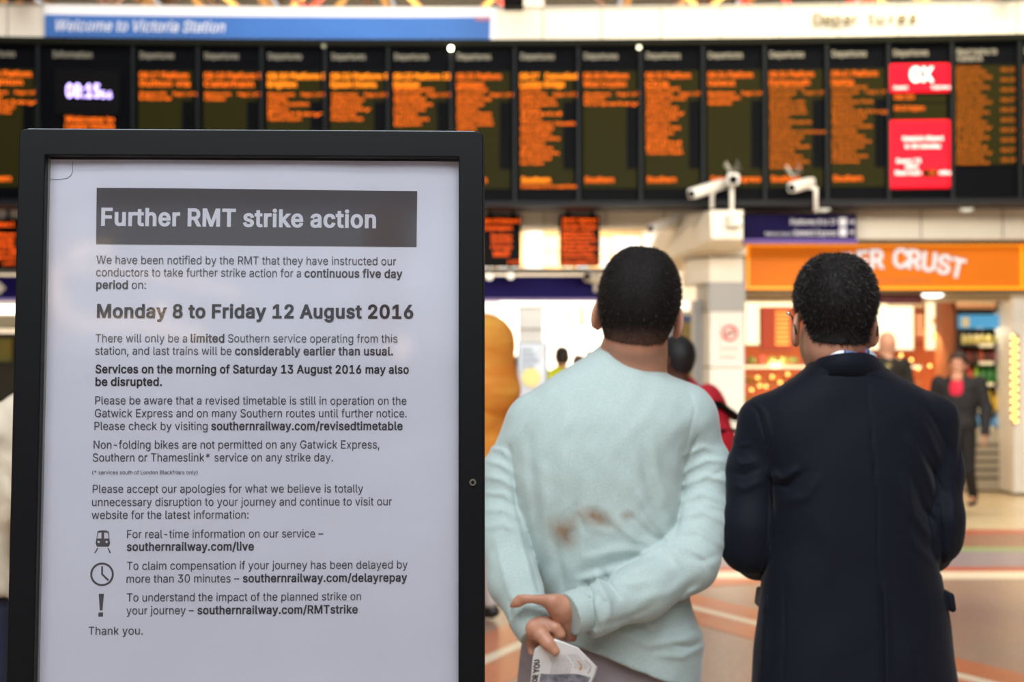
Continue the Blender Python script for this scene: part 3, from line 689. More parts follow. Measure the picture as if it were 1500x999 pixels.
# white shop interior beyond
m_shopw = mat('bright_shop_wall', '#f7f1e2', .6)
sh = tag(bp('wall_inner', 640, 1010, 441, 720, 25.5, .2, m_shopw), 'bright white interior wall behind the concourse', None, kind='structure')
area((.6, 18.0, 2.75), (R(84), 0, 0), 4, .4, 70, (1, .95, .85), 'hall_light_fill')  # added front fill for the duct and kiosk, no lamp there
area((-.2, 22.5, 2.9), (R(60), 0, 0), 4.5, 1.2, 620, (1, .93, .8), 'hall_light_fill')
area((-8, 22.5, 4.0), (R(50), 0, 0), 5, 1.5, 300, (1, .93, .8), 'hall_light_fill')
for x0, x1 in ((831, 837), (847, 857), (868, 876)): bp('slot_window', x0, x1, 449, 477, 25.4, .08, mat('slot_dark', '#a48b66', .6), sh)
for x0, x1, y0, y1 in ((708, 730, 440, 470), (808, 828, 448, 480), (880, 905, 441, 470)): bp('lit_panel', x0, x1, y0, y1, 25.35, .08, m_day, sh)
kb = empty('white_kiosk', P(777, 640, 19.5), 'tall pale grey kiosk between the orange coat and the hi-vis workers', 'kiosk')
bp('body', 759, 796, 450, 693, 19.8, .5, mat('kiosk_grey', '#c9cdd0', .5), kb, .02); bp('seam', 759, 796, 481, 483, 19.78, .02, m_joint, kb); bp('cap', 757, 798, 446, 450, 19.75, .6, m_white, kb)
ib = empty('information_stand', P(780, 600, 13.5), 'grey framed information poster stand beside the orange coat', 'stand')
bp('frame', 757, 803, 501, 620, 13.6, .06, mat('stand_frame', '#8d9499', .4, .5), ib, .01); bp('poster', 760, 799, 504, 610, 13.58, .01, mat('map_poster', '#cdd8e6', .5, noise=.18, nscale=5), ib)
for k in range(5): bp('printed_block', 764, 780+((k*5) % 12), 510+k*8, 514+k*8, 13.57, .004, mat('print_grey', '#97a5b5', .6), ib)
mb = MB(); p = P(778, 553, 13.57); mb.cyl(p, p+Vector((0, -.006, 0)), .09, n=20); mb.build('printed_emblem', mat('emblem_yellow', '#e8d68e', .6), ib)
bp('leg', 770, 790, 620, 765, 13.62, .05, mat('stand_frame', '#8d9499', .4, .5), ib); mb = MB(); mb.box((P(780, 600, 13.6).x, 13.65, .02), (.4, .4, .04)); mb.build('foot', m_mull, ib)
# green market stall far left
gs = empty('snack_stall', P(0, 700, 17), 'dark green and yellow snack stall glimpsed at the left edge', 'stall')
bp('body', -160, 40, 488, 715, 17.2, .8, mat('stall_dark', '#2d2a18', .6), gs); bp('green_panel', -120, 16, 496, 530, 17.1, .05, mat('stall_green', '#2f5c33', .6, noise=.5, nscale=3, ncol='#7a6a1e'), gs); bp('canopy', -160, 40, 462, 480, 17.0, .6, mat('stall_cream', '#b5aa8c', .6), gs)
# blue poster and lamps seen between the two men
bpost = empty('framed_poster', P(1000, 520, 19), 'dark yellow and blue poster behind the person with the red backpack', 'poster')
bp('frame', 985, 1016, 462, 600, 20.93, .06, mat('poster_blue', '#24406e', .5), bpost); bp('print', 988, 1013, 472, 596, 20.9, .03, mat('poster_olive', '#7a6d33', .5, noise=.4, nscale=4), bpost)
for x, y, wd in ((985, 452, 26), (980, 437, 20)):
    e = empty('ceiling_light', P(x, y, 20.5), 'slim bright ceiling light behind the short-haired man, %s' % ('lower one' if y > 445 else 'upper one'), 'light', 'slim ceiling lights'); bp('diffuser', x-wd/2, x+wd/2, y-2.5, y+2.5, 20.5, .3, glow('diffuser', (.9, .95, 1), 2.4), e); bp('tray', x-wd/2-1, x+wd/2+1, y-3.5, y-2.5, 20.5, .32, m_white, e)
mb = MB(); mb.b2((P(896, 0, 21).x, 21, 0), (P(1030, 0, 21).x, 21.2, zat(455, 21))); st(mb.build('wall_passage', mat('passage_wall', '#c3c4b6', .6)), 'pale wall of the passage left of the column')

# ------------------------------------------------------------------ purple platform sign
ps = empty('platform_sign', P(1172, 355, 15.4), 'dark purple platform sign with white lettering above the orange sign', 'sign')
bp('panel', 1089, 1255, 313, 350, 15.35, .15, mat('sign_purple', '#1b1548', .5, spec=.05), ps, .005); bp('lilac_edge', 1089, 1257, 350, 356, 15.35, .16, mat('lilac', '#6d52b0', .5), ps)
m_sw = mat('sign_white', '#e6e6f2', .5, emit='#ffffff', es=.15); s = S(15.33)
words('lettering', 'Platforms 8 to 19', P(1158, 329, 15.33), m_rt, m_up, 8*s, m_sw, ps, width=67*s, bold=.02)
words('lettering', 'Gatwick Express', P(1163, 345, 15.33), m_rt, m_up, 8*s, m_sw, ps, width=63*s, bold=.02)
words('lettering', 'Platforms 13 and 14', P(1121, 345, 15.33), m_rt, m_up, 5*s, m_sw, ps, width=40*s, bold=.01)
for y in (325, 340): bp('pictogram', 1230, 1241, y-6, y+6, 15.335, .01, m_sw, ps)
for y in (325, 340):
    p = P(1249, y, 15.33)
    mb = MB(); mb.box(p+Vector((-2*s, 0, 0)), (6*s, .006, 1.6*s))
    for sg in (1, -1): mb.box(p+Vector((.3*s, 0, sg*1.6*s)), (5*s, .006, 1.6*s), M=Matrix.Rotation(R(45*sg), 4, 'Y'))
    mb.build('arrow', m_sw, ps)

# ------------------------------------------------------------------ sandwich shop
YS = 16.2
sg = empty('orange_shop_sign', P(1300, 426, YS), 'glowing orange shop sign with white curved lettering', 'shop sign')
m_or = mat('sign_orange', '#d8741f', .4, emit='#ff8a22', es=.30, spec=.1)
m_or2 = mat('sign_edge_glow', '#ffa21c', .4, emit='#ff9a10', es=1.0)
bp('casing', 1090, 1520, 353, 428, YS, .25, mat('sign_casing', '#2a1708', .5), sg, .01)
bp('face', 1094, 1512, 357, 424, YS-.02, .03, m_or, sg)
bp('glow_edge', 1094, 1512, 357, 360.5, YS-.03, .03, m_or2, sg); bp('glow_edge', 1094, 1512, 420, 424, YS-.03, .03, m_or2, sg); bp('glow_edge', 1094, 1097.5, 360, 421, YS-.03, .03, m_or2, sg); bp('glow_edge', 1496, 1500, 360, 421, YS-.03, .03, m_or2, sg)
arc = [('U', 1147, 372), ('P', 1178, 366), ('P', 1207, 363), ('E', 1236, 361), ('R', 0, 0)]
L = [('U', 1130, 398, 14), ('P', 1158, 394, 11), ('P', 1184, 391, 8), ('P', 1210, 389, 5), ('E', 1236, 388, 3)]
L = [('U', 1206, 407, 13), ('P', 1226, 402, 9), ('P', 1247, 398, 6), ('E', 1266, 395, 3), ('R', 1286.5, 393, 1), ('C', 1319, 392, -2), ('R', 1340, 394, -4), ('U', 1359, 397, -6), ('S', 1380.5, 401, -9), ('T', 1399, 406, -13)]
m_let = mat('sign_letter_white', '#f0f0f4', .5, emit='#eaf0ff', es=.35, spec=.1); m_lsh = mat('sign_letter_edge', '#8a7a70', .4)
for ch, x, y, an in L:
    v, t = layout([(ch, .03)], 27*S(YS), None, 3, True); v = v-np.array([v[:, 0].mean(), 0]); v[:, 0] *= .86
    a_ = R(an); ux = Vector((math.cos(a_), 0, math.sin(a_))); uy = Vector((-math.sin(a_), 0, math.cos(a_)))
    lt_ = text3('letter', v, t, P(x, y, YS-.06), ux, uy, m_let, sg, thick=.035, nrm=Vector((0, -1, 0)))
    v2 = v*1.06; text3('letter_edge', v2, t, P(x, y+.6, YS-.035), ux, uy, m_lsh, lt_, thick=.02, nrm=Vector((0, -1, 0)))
words('lettering', 'THE HOME OF THE BAGUETTE', P(1250, 414, YS-.035), m_rt, m_up, 6*S(YS), mat('sign_small', '#d98a52', .5), sg, width=114*S(YS), bold=.01)
# shop shell
def sx(px, Y): return (px-750)/F*Y
mb = MB(); mb.b2((sx(1050, 20), 21.2, 0), (11.5, 21.4, 3.2)); st(mb.build('wall_shop', mat('shop_back_wall', '#b5562c', .6, noise=.1, nscale=2)), 'rust coloured back wall of the sandwich shop')
mb = MB(); mb.b2((sx(1090, 16.5), 16.4, zat(430, 16.4)), (8, 21.2, zat(426, 16.4)+.1)); st(mb.build('trim_6', m_cream), 'shop ceiling')
mb = MB(); mb.b2((sx(1397, 17.0), 17.05, 0), (sx(1403, 17.0), 17.75, 2.34)); st(mb.build('wall_partition', mat('partition_brown', '#7a4424', .6)), 'brown partition beside the drinks fridge')
lintel = st(bp('trim_7', 1090, 1500, 428, 441, 16.6, .3, mat('lintel', '#b3a58c', .6)), 'beige lintel under the orange sign')
bc = st(bp('trim_8', 1484, 1560, 430, 722, 16.5, .6, m_white), 'white pier at the right edge of the shop')
area((5.3, 18.2, 2.15), (R(25), 0, 0), 2.6, 1.6, 260, (1, .74, .4), 'shop_ceiling_light')
rm = empty('maroon_shop_sign', P(1318, 446, 16.9), 'small maroon hanging sign below the orange sign', 'sign'); bp('board', 1284, 1352, 430, 445, 16.5, .05, mat('maroon', '#571522', .5), rm); words('lettering', 'FRESHLY BAKED', P(1292, 441, 16.49), m_rt, m_up, 5*S(16.5), mat('maroon_ink', '#94505a', .5), rm, width=50*S(16.5))
def panel(name, px0, px1, py0, py1, Y, col, es, lab, cat, extra=None, g=None):
    e = empty(name, P((px0+px1)/2, py1, Y), lab, cat, g); bp('frame', px0-1.5, px1+1.5, py0-1.5, py1+1.5, Y+.02, .06, mat('frame_brown', '#6b3a1c', .5), e); bp('lit_face', px0, px1, py0, py1, Y, .03, glow(name+'_g', col, es), e)
    for (x0, x1, y0, y1, c_) in extra or []: bp('printed_block', x0, x1, y0, y1, Y-.01, .01, mat('pb'+c_, c_, .6, emit=c_, es=.5), e)
    return e
panel('lit_menu_panel', 1272, 1338, 446, 512, 20.4, (1, .86, .55), 1.9, 'big glowing cream menu panel right of the suited man', 'menu panel')
panel('lit_poster_panel', 1357, 1392, 443, 512, 17.75, (1, .84, .5), 1.7, 'tall glowing food poster beside the partition', 'menu panel', [(1366, 1373, 466, 474, '#d8a45a'), (1381, 1388, 466, 474, '#d8a45a'), (1366, 1373, 488, 496, '#d8a45a'), (1381, 1388, 488, 496, '#d8a45a')])
panel('lit_window_panel', 1092, 1112, 440, 505, 18.2, (1, .85, .5), 1.9, 'glowing cream panel beside the cream column', 'menu panel')
panel('red_menu_poster', 1116, 1160, 446, 512, 19.2, (.85, .13, .06), .75, 'red menu poster left of the suited man head', 'poster', [(1136, 1156, 456+k*6.5, 459.5+k*6.5, '#f0a050') for k in range(8)])
panel('orange_menu_poster', 1340, 1356, 458, 500, 21.1, (.75, .16, .06), .8, 'small orange red poster between the glowing panels', 'poster', [(1342, 1354, 462+k*8, 466+k*8, '#f0c090') for k in range(4)])
lp = empty('shop_lamp', P(1195, 446, 17.5), 'long warm light under the shop lintel', 'light'); bp('tube', 1113, 1300, 443, 449, 17.4, .06, m_hot2, lp); bp('tray', 1112, 1301, 441, 443, 17.4, .1, m_white, lp)
lp = empty('recessed_lamp', P(1365, 432, 16.5), 'small oval white lamp under the orange sign', 'light'); mb = MB(); mb.ball(P(1366, 432, 16.5), 16*S(16.5), 16, (1, .3, .25)); mb.build('lens', m_hot, lp, True); mb = MB(); mb.cyl(P(1366, 428, 16.5), P(1366, 424, 16.6), .05); mb.build('mount', m_white, lp)
# counter with pastries
ct = empty('bakery_counter', (4.0, 17.4, 0), 'warm lit bakery counter in the sandwich shop', 'counter')
cx0, cx1 = sx(1092, 17.1), sx(1352, 17.1)
mb = MB(); mb.b2((cx0, 17.1, 0), (cx1, 17.9, .95)); mb.build('body', mat('counter_red', '#8c2f22', .5), ct)
zs = [zat(590, 17.2), zat(560, 17.2), zat(532, 17.2)]
for z in zs: mb = MB(); mb.b2((cx0, 17.15, z-.02), (cx1, 17.75, z)); mb.build('shelf', mat('counter_shelf', '#c48a4a', .4), ct)
mb = MB(); mb.b2((cx0, 17.1, .95), (cx1, 17.12, zs[2]+.02)); mb.build('glass_front', glassmat('counter_glass'), ct)
mb = MB(); mb.b2((cx0, 17.2, zs[1]+.17), (cx1, 17.24, zs[1]+.2)); mb.build('shelf_light', m_hot2, ct)
point((4.3, 17.0, zs[1]+.3), 16, (1, .7, .35)); point((3.2, 17.0, zs[1]+.25), 14, (1, .7, .35))
m_glow_ball = glow('glow_ball', (1, .5, .12), 7)
for x, y in ((1101, 571), (1110, 553), (1122, 566), (1131, 552), (1143, 560), (1154, 548), (1113, 565), (1128, 578), (1149, 573), (1320, 520), (1335, 527), (1345, 540), (1362, 536)):
    mb = MB(); mb.ball(P(x, y, 17.14), .017, 8); mb.build('glow_ball', m_glow_ball, ct, True)  # glowing balls added for the warm bright spots on the counter
pm = [mat('pastry_brown', '#b5621c', .5, noise=.4, nscale=30), mat('pastry_gold', '#dd9a3a', .5, noise=.3, nscale=30), mat('wrap_red', '#b02a1f', .5), mat('salad_green', '#8ca35a', .6, noise=.3, nscale=40), mat('cream_roll', '#ead2a2', .5)]
def pastry(kind):
    mb = MB()
    if kind == 0: mb.tube([(-.09, .02, .03), (-.05, -.01, .04), (0, -.02, .045), (.05, -.01, .04), (.09, .02, .03)], [.012, .03, .038, .03, .012], 10)
    elif kind == 1: mb.tube([(-.13, 0, .03), (-.1, 0, .035), (0, 0, .04), (.1, 0, .035), (.13, 0, .03)], [.01, .03, .035, .03, .01], 10)
    elif kind == 2: mb.box((0, 0, .05), (.08, .08, .1), bev=.012)
    elif kind == 3: mb.lathe((0, 0, 0), [(.04, 0), (.055, .03), (.05, .06), (.03, .075)], 12)
    else: mb.ball((0, 0, .035), .05, 12, (1, 1, .7))
    return mb
pk = [('croissant', 'croissant'), ('baguette', 'baguette'), ('sandwich_pack', 'sandwich pack'), ('salad_pot', 'salad pot'), ('bread_roll', 'bread roll')]
ORD = 'first second third fourth fifth sixth seventh eighth ninth tenth eleventh twelfth thirteenth fourteenth fifteenth sixteenth seventeenth eighteenth'.split(); cnt = {}
protos = {}; n = 0; rs = random.Random(11)
shelfname = ['lowest counter shelf', 'middle counter shelf', 'top counter shelf']
for si, z in enumerate(zs):
    x = cx0+.1
    while x < sx(1168, 17.2):
        kd = [(0, 1, 4), (1, 0, 0), (3, 2, 1)][si][rs.randrange(3)]; nm, cat = pk[kd]
        if kd not in protos: o = pastry(kd).build(nm, pm[kd], smooth=(kd != 2)); protos[kd] = o
        else: o = protos[kd].copy(); COL.objects.link(o)
        o.location = (x, 17.25+.06*rs.random(), z+.001); o.rotation_euler = (0, 0, rs.uniform(-.3, .3))
        cnt[si] = cnt.get(si, 0)+1
        tag(o, '%s %s, %s from left on the %s of bakery' % ({0: 'golden brown', 1: 'golden', 2: 'red wrapped', 3: 'pale green', 4: 'pale round'}[kd], cat, ORD[cnt[si]-1], shelfname[si]), cat, '%ss on the %s' % (cat, shelfname[si]))
        x += {0: .2, 1: .29, 2: .12, 3: .13, 4: .14}[kd]
    x = sx(1295, 17.2)
    while x < cx1-.1 and si > 0:
        kd = rs.choice([0, 4, 3]); nm, cat = pk[kd]
        if kd not in protos: o = pastry(kd).build(nm, pm[kd], smooth=(kd != 2)); protos[kd] = o
        else: o = protos[kd].copy(); COL.objects.link(o)
        o.location = (x, 17.3, z+.001)
        cnt[si] = cnt.get(si, 0)+1
        tag(o, '%s %s, %s from left on the %s of bakery' % ({0: 'golden brown', 3: 'pale green', 4: 'pale round'}[kd], cat, ORD[cnt[si]-1], shelfname[si]), cat, '%ss on the %s' % (cat, shelfname[si])); x += .2
# drinks fridge
fr = empty('drinks_fridge', (sx(1442, 17), 17.2, 0), 'tall dark drinks fridge with blue header at the right', 'fridge')
fx0, fx1 = sx(1404, 17), sx(1482, 17); zt = zat(452, 17)
mb = MB(); mb.b2((fx0, 17.62, .0), (fx1, 17.7, zt)); mb.b2((fx0, 17, 0), (fx0+.03, 17.7, zt)); mb.b2((fx1-.03, 17, 0), (fx1, 17.7, zt)); mb.b2((fx0, 17, zt-.04), (fx1, 17.7, zt)); mb.build('cabinet', mat('fridge_dark', '#1c1713', .5), fr)
mb = MB(); mb.b2((fx0, 17.0, .02), (fx1, 17.62, zat(628, 17))); mb.build('base', mat('fridge_base', '#b5aa94', .5), fr)
for k in range(5): bp('grille_slat', 1407, 1480, 650+k*12, 654+k*12, 16.98, .02, mat('slat_grey', '#6b655c', .5), fr)
bp('header', 1405, 1480, 461, 481, 16.97, .04, mat('fridge_header', '#3f8fc4', .4, emit='#4fa5d8', es=.35), fr)
bp('header_badge', 1409, 1420, 465, 479, 16.96, .01, mat('badge_cream', '#d9cfa0', .5), fr); bp('header_badge', 1466, 1476, 465, 479, 16.96, .01, MATS['badge_cream'], fr)
SH = [504, 530, 561, 602, 626]
point((fx0+.3, 17.1, zat(485, 17)), 2.2, (1, .9, .7), .05)
def bottle(h, r): return MB().lathe((0, 0, 0), [(r*.9, 0), (r, .01), (r, h*.6), (r*.75, h*.72), (r*.35, h*.85), (r*.38, h)], 10)
cols = [['#c9b24a', '#a8a04a', '#d8c060'], ['#7a2d22', '#c9a24a', '#a84f2c', '#5a2a1a'], ['#3b7a34', '#c93a2a', '#8fae3a', '#d85a26'], ['#e0b83a', '#4a9a4a', '#e0783a', '#d8d8c0'], ['#3f6fb0', '#4f88c8', '#356a98', '#79b0d8']]
bn = [('can', .12, .033, 'drinks can'), ('bottle', .15, .03, 'drinks bottle'), ('bottle', .2, .034, 'drinks bottle'), ('bottle', .24, .034, 'drinks bottle'), ('bottle', .16, .034, 'water bottle')]
row = ['top', 'second', 'third', 'fourth', 'bottom']
cn = {'#c9b24a': 'yellow', '#a8a04a': 'olive', '#d8c060': 'pale yellow', '#7a2d22': 'dark red', '#a84f2c': 'rust', '#5a2a1a': 'brown', '#c9a24a': 'gold', '#3b7a34': 'green', '#c93a2a': 'red', '#8fae3a': 'lime', '#d85a26': 'orange', '#e0b83a': 'yellow', '#4a9a4a': 'green', '#e0783a': 'orange', '#d8d8c0': 'white', '#3f6fb0': 'blue', '#4f88c8': 'bright blue', '#356a98': 'dark blue', '#79b0d8': 'light blue'}
for si, py in enumerate(SH):
    z = zat(py, 17)
    mb = MB(); mb.b2((fx0+.03, 17.02, z-.025), (fx1-.03, 17.62, z)); mb.build('shelf', mat('fridge_shelf', '#3a332b', .5), fr)
    mb = MB(); x = fx0+.25; mb.b2((x, 17.0, z-.035), (x+.17, 17.02, z+.005)); mb.build('price_strip', mat('price_white', '#e8dcb8', .5, emit='#e8dcb8', es=.3), fr)
    nm, h, r, cat = bn[si]; pr = {}
    x = fx0+.08; k = 0
    while x < fx1-.07:
        cc = rs.choice(cols[si])
        if cc not in pr:
            o = bottle(h, r).build(nm, mat('drink'+cc+str(si), cc, .3, emit=cc, es=.12), smooth=True); pr[cc] = o
        else: o = pr[cc].copy(); COL.objects.link(o)
        o.location = (x, 17.08, z+.001); tag(o, '%s %s, %s from the left on the %s fridge shelf' % (cn[cc], cat, ORD[k], row[si]), cat, '%s %ss on the %s fridge shelf' % (cn[cc], cat, row[si]))
        x += 2*r+.012; k += 1
# rope lights on the pier
rl = empty('rope_light', P(1483, 622, 16.4), 'vertical rope of small golden bulbs on the white pier', 'light')
mb = MB(); mb.cyl(P(1487, 620, 16.47), P(1487, 490, 16.47), .035, n=12); mb.build('tube', mat('rope_gold', '#c99a3c', .3, .6), rl, True)
g0 = None
for k in range(22):
    y = 493+k*5.9
    if g0 is None: mb = MB(); mb.ball((0, 0, 0), .02, 8); g0 = mb.build('bulb', glow('rope_bulb', (1, .62, .15), 6), rl, True); g0.matrix_parent_inverse = Matrix.Translation(-rl.location); o = g0
    else: o = g0.copy(); COL.objects.link(o)
    o.location = P(1486+(2.5 if k % 2 else -2.5), y, 16.42)
# ================================================================== SIGN STAND AND NOTICE
YAW, LEAN = R(2.0), R(3.3)
PC = P(365, 600, 2.0)
PU = Vector((math.cos(YAW), math.sin(YAW), 0)); PH = Vector((-math.sin(YAW), math.cos(YAW), 0))
PV = Vector((0, 0, 1))*math.cos(LEAN)+PH*math.sin(LEAN); PN = PU.cross(PV)
def puv(px, py, off=0.):
    d = Vector(ray(px, py)); o = Vector((0, 0, CAMZ)); c = PC+PN*off; t = (c-o).dot(PN)/d.dot(PN); q = o+d*t-PC
    return q.dot(PU), q.dot(PV)
def pp(u, v, off=0.): return PC+PU*u+PV*v+PN*off
PM = Matrix((PU, PV, PN)).transposed().to_4x4()
OF = .020    # frame front face in front of the paper
tl, tr = puv(25, 188.5, OF), puv(705, 192, OF); bl_, br = puv(12.3, 999, OF), puv(711.5, 999, OF)
u0, u1, v1 = (tl[0]+bl_[0])/2, (tr[0]+br[0])/2, (tl[1]+tr[1])/2
il, ir = (puv(62, 300, OF)[0]+puv(51.5, 999, OF)[0])/2, (puv(668.5, 236, OF)[0]+puv(675, 999, OF)[0])/2
iv = (puv(62, 228, OF)[1]+puv(668, 229, OF)[1])/2
v0 = v1-.93; ib_ = v0+(v1-iv)
print('frame', u0, u1, v1, il, ir, iv, tl, tr, bl_, br)
stand = empty('sign_stand', (PC.x, PC.y+.05, 0), 'tall black metal sign stand holding the strike notice', 'sign stand')
m_fr = mat('frame_black', '#07080a', .42, spec=.13, bump=.15, bscale=900, bdist=.0003)
def rail_frame(name, a0, a1, b0, b1, i0, i1, j0, j1, f0, f1, m, parent, r=.009, bev=.0016):
    """rectangular ring with rounded outer corners, extruded between offsets f0 and f1"""
    bm = bmesh.new(); out, inn = [], []
    nc = 5
    for (cx, cy, st_, ix, iy) in ((a1-r, b1-r, 0, i1, j1), (a0+r, b1-r, 90, i0, j1), (a0+r, b0+r, 180, i0, j0), (a1-r, b0+r, 270, i1, j0)):
        for k in range(nc+1):
            t = R(st_+90*k/nc); out.append((cx+r*math.cos(t), cy+r*math.sin(t)))
            ri = .002; sgx, sgy = (-1 if ix == i1 else 1), (-1 if iy == j1 else 1)
            inn.append((ix+sgx*ri+ri*math.cos(t), iy+sgy*ri+ri*math.sin(t)))
    n = len(out)
    def ringv(pts, f, inset=0, sign=1):
        res = []
        cx, cy = (a0+a1)/2, (b0+b1)/2
        for (u, v) in pts:
            uu = u-inset*sign*(1 if u > cx else -1); vv = v-inset*sign*(1 if v > cy else -1); res.append(bm.verts.new(pp(uu, vv, f)))
        return res
    rings = [ringv(out, f0), ringv(out, f1-bev), ringv(out, f1-bev*.3, bev*.3), ringv(out, f1, bev), ringv(inn, f1, -bev), ringv(inn, f1-bev*.3, -bev*.3), ringv(inn, f1-bev), ringv(inn, f0)]
    for a, b in zip(rings, rings[1:]+rings[:1]):
        for k in range(n): bm.faces.new((a[k], a[(k+1) % n], b[(k+1) % n], b[k]))
    q = MB(); q.bm.free(); q.bm = bm; return q.build(name, m, parent)
rail_frame('frame', u0, u1, v0, v1, il, ir, ib_, iv, -.022, OF, m_fr, stand)
# slightly larger rear casing whose worn edge shows at the right
rail_frame('rear_casing', u0+.001, u1+.0022, v0, v1-.006, il-.01, ir+.01, ib_-.01, iv+.01, -.045, -.004, mat('casing_edge', '#1c1b1a', .4, .3), stand, bev=.001)
def pbox(name, ua, ub, va, vb, fa, fb, m, parent, bev=0):
    q = MB(); q.box(pp((ua+ub)/2, (va+vb)/2, (fa+fb)/2), (ub-ua, vb-va, fb-fa), M=PM, bev=bev); return q.build(name, m, parent)
pbox('back_panel', u0+.004, u1-.004, v0+.004, v1-.004, -.03, -.0075, mat('backing_board', '#3b3a3c', .6), stand)
# inner lip
m_lip = mat('inner_lip', '#9d9a90', .4, .6)
pbox('inner_lip', il-.001, il+.0012, ib_, iv, -.004, .0035, m_lip, stand); pbox('inner_lip', il, ir, iv-.0006, iv+.001, -.004, .004, m_black, stand)
pbox('worn_edge_highlight', u0+.012, u1-.012, v1-.0007, v1+.0002, OF-.004, OF-.0008, mat('worn_edge_highlight', '#8f979c', .4, .5), stand)  # worn top edge, with its skylight highlight painted in as pale grey
# lock screw
su, sv = puv(692.5, 706.5, OF); q = MB(); c = pp(su, sv, OF)
q.cyl(c-PN*.002, c+PN*.0022, .0056, .0048, 24); q.build('lock_screw', mat('screw_steel', '#c9c4bd', .22, 1), stand, False)
q = MB(); q.cyl(c+PN*.0012, c+PN*.0026, .0026, n=6); q.build('hex_socket', m_black, stand)
# clear cover sheet with reflections
m_cover = glassmat('clear_cover', rough=.06)
cov = pbox('clear_cover', il-.004, ir+.004, ib_-.004, iv+.004, .0045, .0062, m_cover, stand)
# post and base
q = MB(); pb_ = pp((u0+u1)/2, v0, -.03); q.b2((pb_.x-.03, pb_.y+.02, .02), (pb_.x+.03, pb_.y+.06, pb_.z+.12)); q.build('post', m_fr, stand)
q = MB(); q.box((pb_.x, pb_.y+.01, .012), (.55, .45, .024), bev=.006); q.build('base_plate', m_fr, stand)

# paper with gentle ripples
PW0, PW1 = il-.002, ir+.003
def ripple(u, v):
    w_ = .0011*math.sin(9*u+4*v+1)+.0008*math.sin(23*v-6*u)+.0006*math.sin(31*u+17*v)
    e = max(0, (u-(ir-.07))/.07); return w_*.9-.0022*e*e
NU, NV = 60, 90; vv_, ff = [], []
for i in range(NU+1):
    for j in range(NV+1):
        u = PW0+(PW1-PW0)*i/NU; v = ib_-.002+(iv-.0015-ib_+.002)*j/NV; vv_.append(pp(u, v, -.0035+ripple(u, v)))
for i in range(NU):
    for j in range(NV): a = i*(NV+1)+j; ff.append((a, a+NV+1, a+NV+2, a+1))
me = bpy.data.meshes.new('strike_notice'); me.from_pydata(vv_, [], ff); me.polygons.foreach_set('use_smooth', [True]*len(me.polygons))
notice = link('strike_notice', me, mat('poster_paper', '#dddfec', .55, noise=.035, nscale=5, bump=.25, bscale=11, bdist=.012))
tag(notice, 'white printed strike notice behind clear cover in the black stand', 'poster')
m_ink = mat('poster_ink', '#3f3c42', .5, spec=.3); m_inkb = mat('poster_ink_bold', '#2b282d', .5, spec=.3)
OT = -.0008
def pline(runs, x0, x1, yb0, yb1, cap, name='printed_line', m=None, split=None):
    """line of print: px start and end, baseline at both ends; runs (text, bold)"""
    m = m or m_ink
    a = Vector(puv(x0, yb0)); b = Vector(puv(x1, yb1)); du = b-a; wd = du.length; dx = du.normalized()
    q = puv(x0, yb0-cap); ch = (Vector(q)-a).length
    segs = []
    if split is None: segs = [(runs, 0, wd)]
    else:
        sp = sorted(split); xs_ = [x0]+[s for s in sp]+[x1]
        for i, r in enumerate(runs):
            A = (Vector(puv(xs_[2*i] if i else x0, yb0))-a).length; B = (Vector(puv(xs_[2*i+1], yb0))-a).length; segs.append(([r], A, B))
    V, T, n = [], [], 0
    for rn, A, B in segs:
        v, t = layout(rn, ch, B-A, 3, True); V.append(v+np.array([A, 0])); T.append(t+n); n += len(v)
    V = np.concatenate(V); T = np.concatenate(T)
    pts = []
    for s_, h in V.tolist():
        uv = a+dx*s_+Vector((-dx.y, dx.x))*h; pts.append(pp(uv.x, uv.y, -.0033+ripple(uv.x, uv.y)+.0011))
    me = bpy.data.meshes.new(name); me.from_pydata(pts, [], [list(map(int, f)) for f in T]); return link(name, me, m, notice)
def pshape(px, name, m=None, off=.0003, faces=None):
    pts = []
    for x, y in px:
        u, v = puv(x, y); pts.append(pp(u, v, -.0033+ripple(u, v)+off))
    me = bpy.data.meshes.new(name); me.from_pydata(pts, [], faces or [list(range(len(px)))]); return link(name, me, m or m_ink, notice)
# heading block as a grid following the ripple
GX, GY = 40, 10; pts, fc = [], []
for i in range(GX+1):
    for j in range(GY+1):
        s_, t_ = i/GX, j/GY
        x = (141+(611-141)*s_)*(1-t_)+(140+(610-140)*s_)*t_; y = (274.5+(279.3-274.5)*s_)*(1-t_)+(357.3+(361.3-357.3)*s_)*t_; pts.append((x, y))
for i in range(GX):
    for j in range(GY): a = i*(GY+1)+j; fc.append((a, a+1, a+GY+2, a+GY+1))
pshape(pts, 'heading_block', mat('block_ink', '#4a464a', .5, spec=.3), .0006, fc)
N_, B_, BH = 0., .03, .042
pline([('Further RMT strike action', BH)], 147.5, 550.5, 329.5, 332.8, 24.6, 'heading_lettering', mat('heading_white', '#d9dae6', .55))
pline([('We have been notified by the RMT that they have instructed our', N_)], 140.5, 580, 386, 388, 12)
pline([('conductors to take further strike action for a', N_), ('continuous five day', B_)], 140, 589.3, 404.2, 406.5, 12, split=[440.5, 445.6])
pline([('period', B_), ('on:', N_)], 140, 213, 422.4, 422.8, 12, split=[186.3, 192])
pline([('Monday 8 to Friday 12 August 2016', BH)], 141, 605.3, 464.8, 466, 19.2, 'date_lettering', m_inkb)
pline([('There will only be a', N_), ('limited', B_), ('Southern service operating from this', N_)], 139, 582, 501, 501.8, 12, split=[273.5, 278.8, 328.4, 333.8])
pline([('station, and last trains will be', N_), ('considerably earlier than usual.', B_)], 138.7, 575.6, 519.4, 520.2, 12, split=[339, 344])
pline([('Services on the morning of Saturday 13 August 2016 may also', B_)], 139, 598.8, 546.3, 547, 12, m=m_inkb)
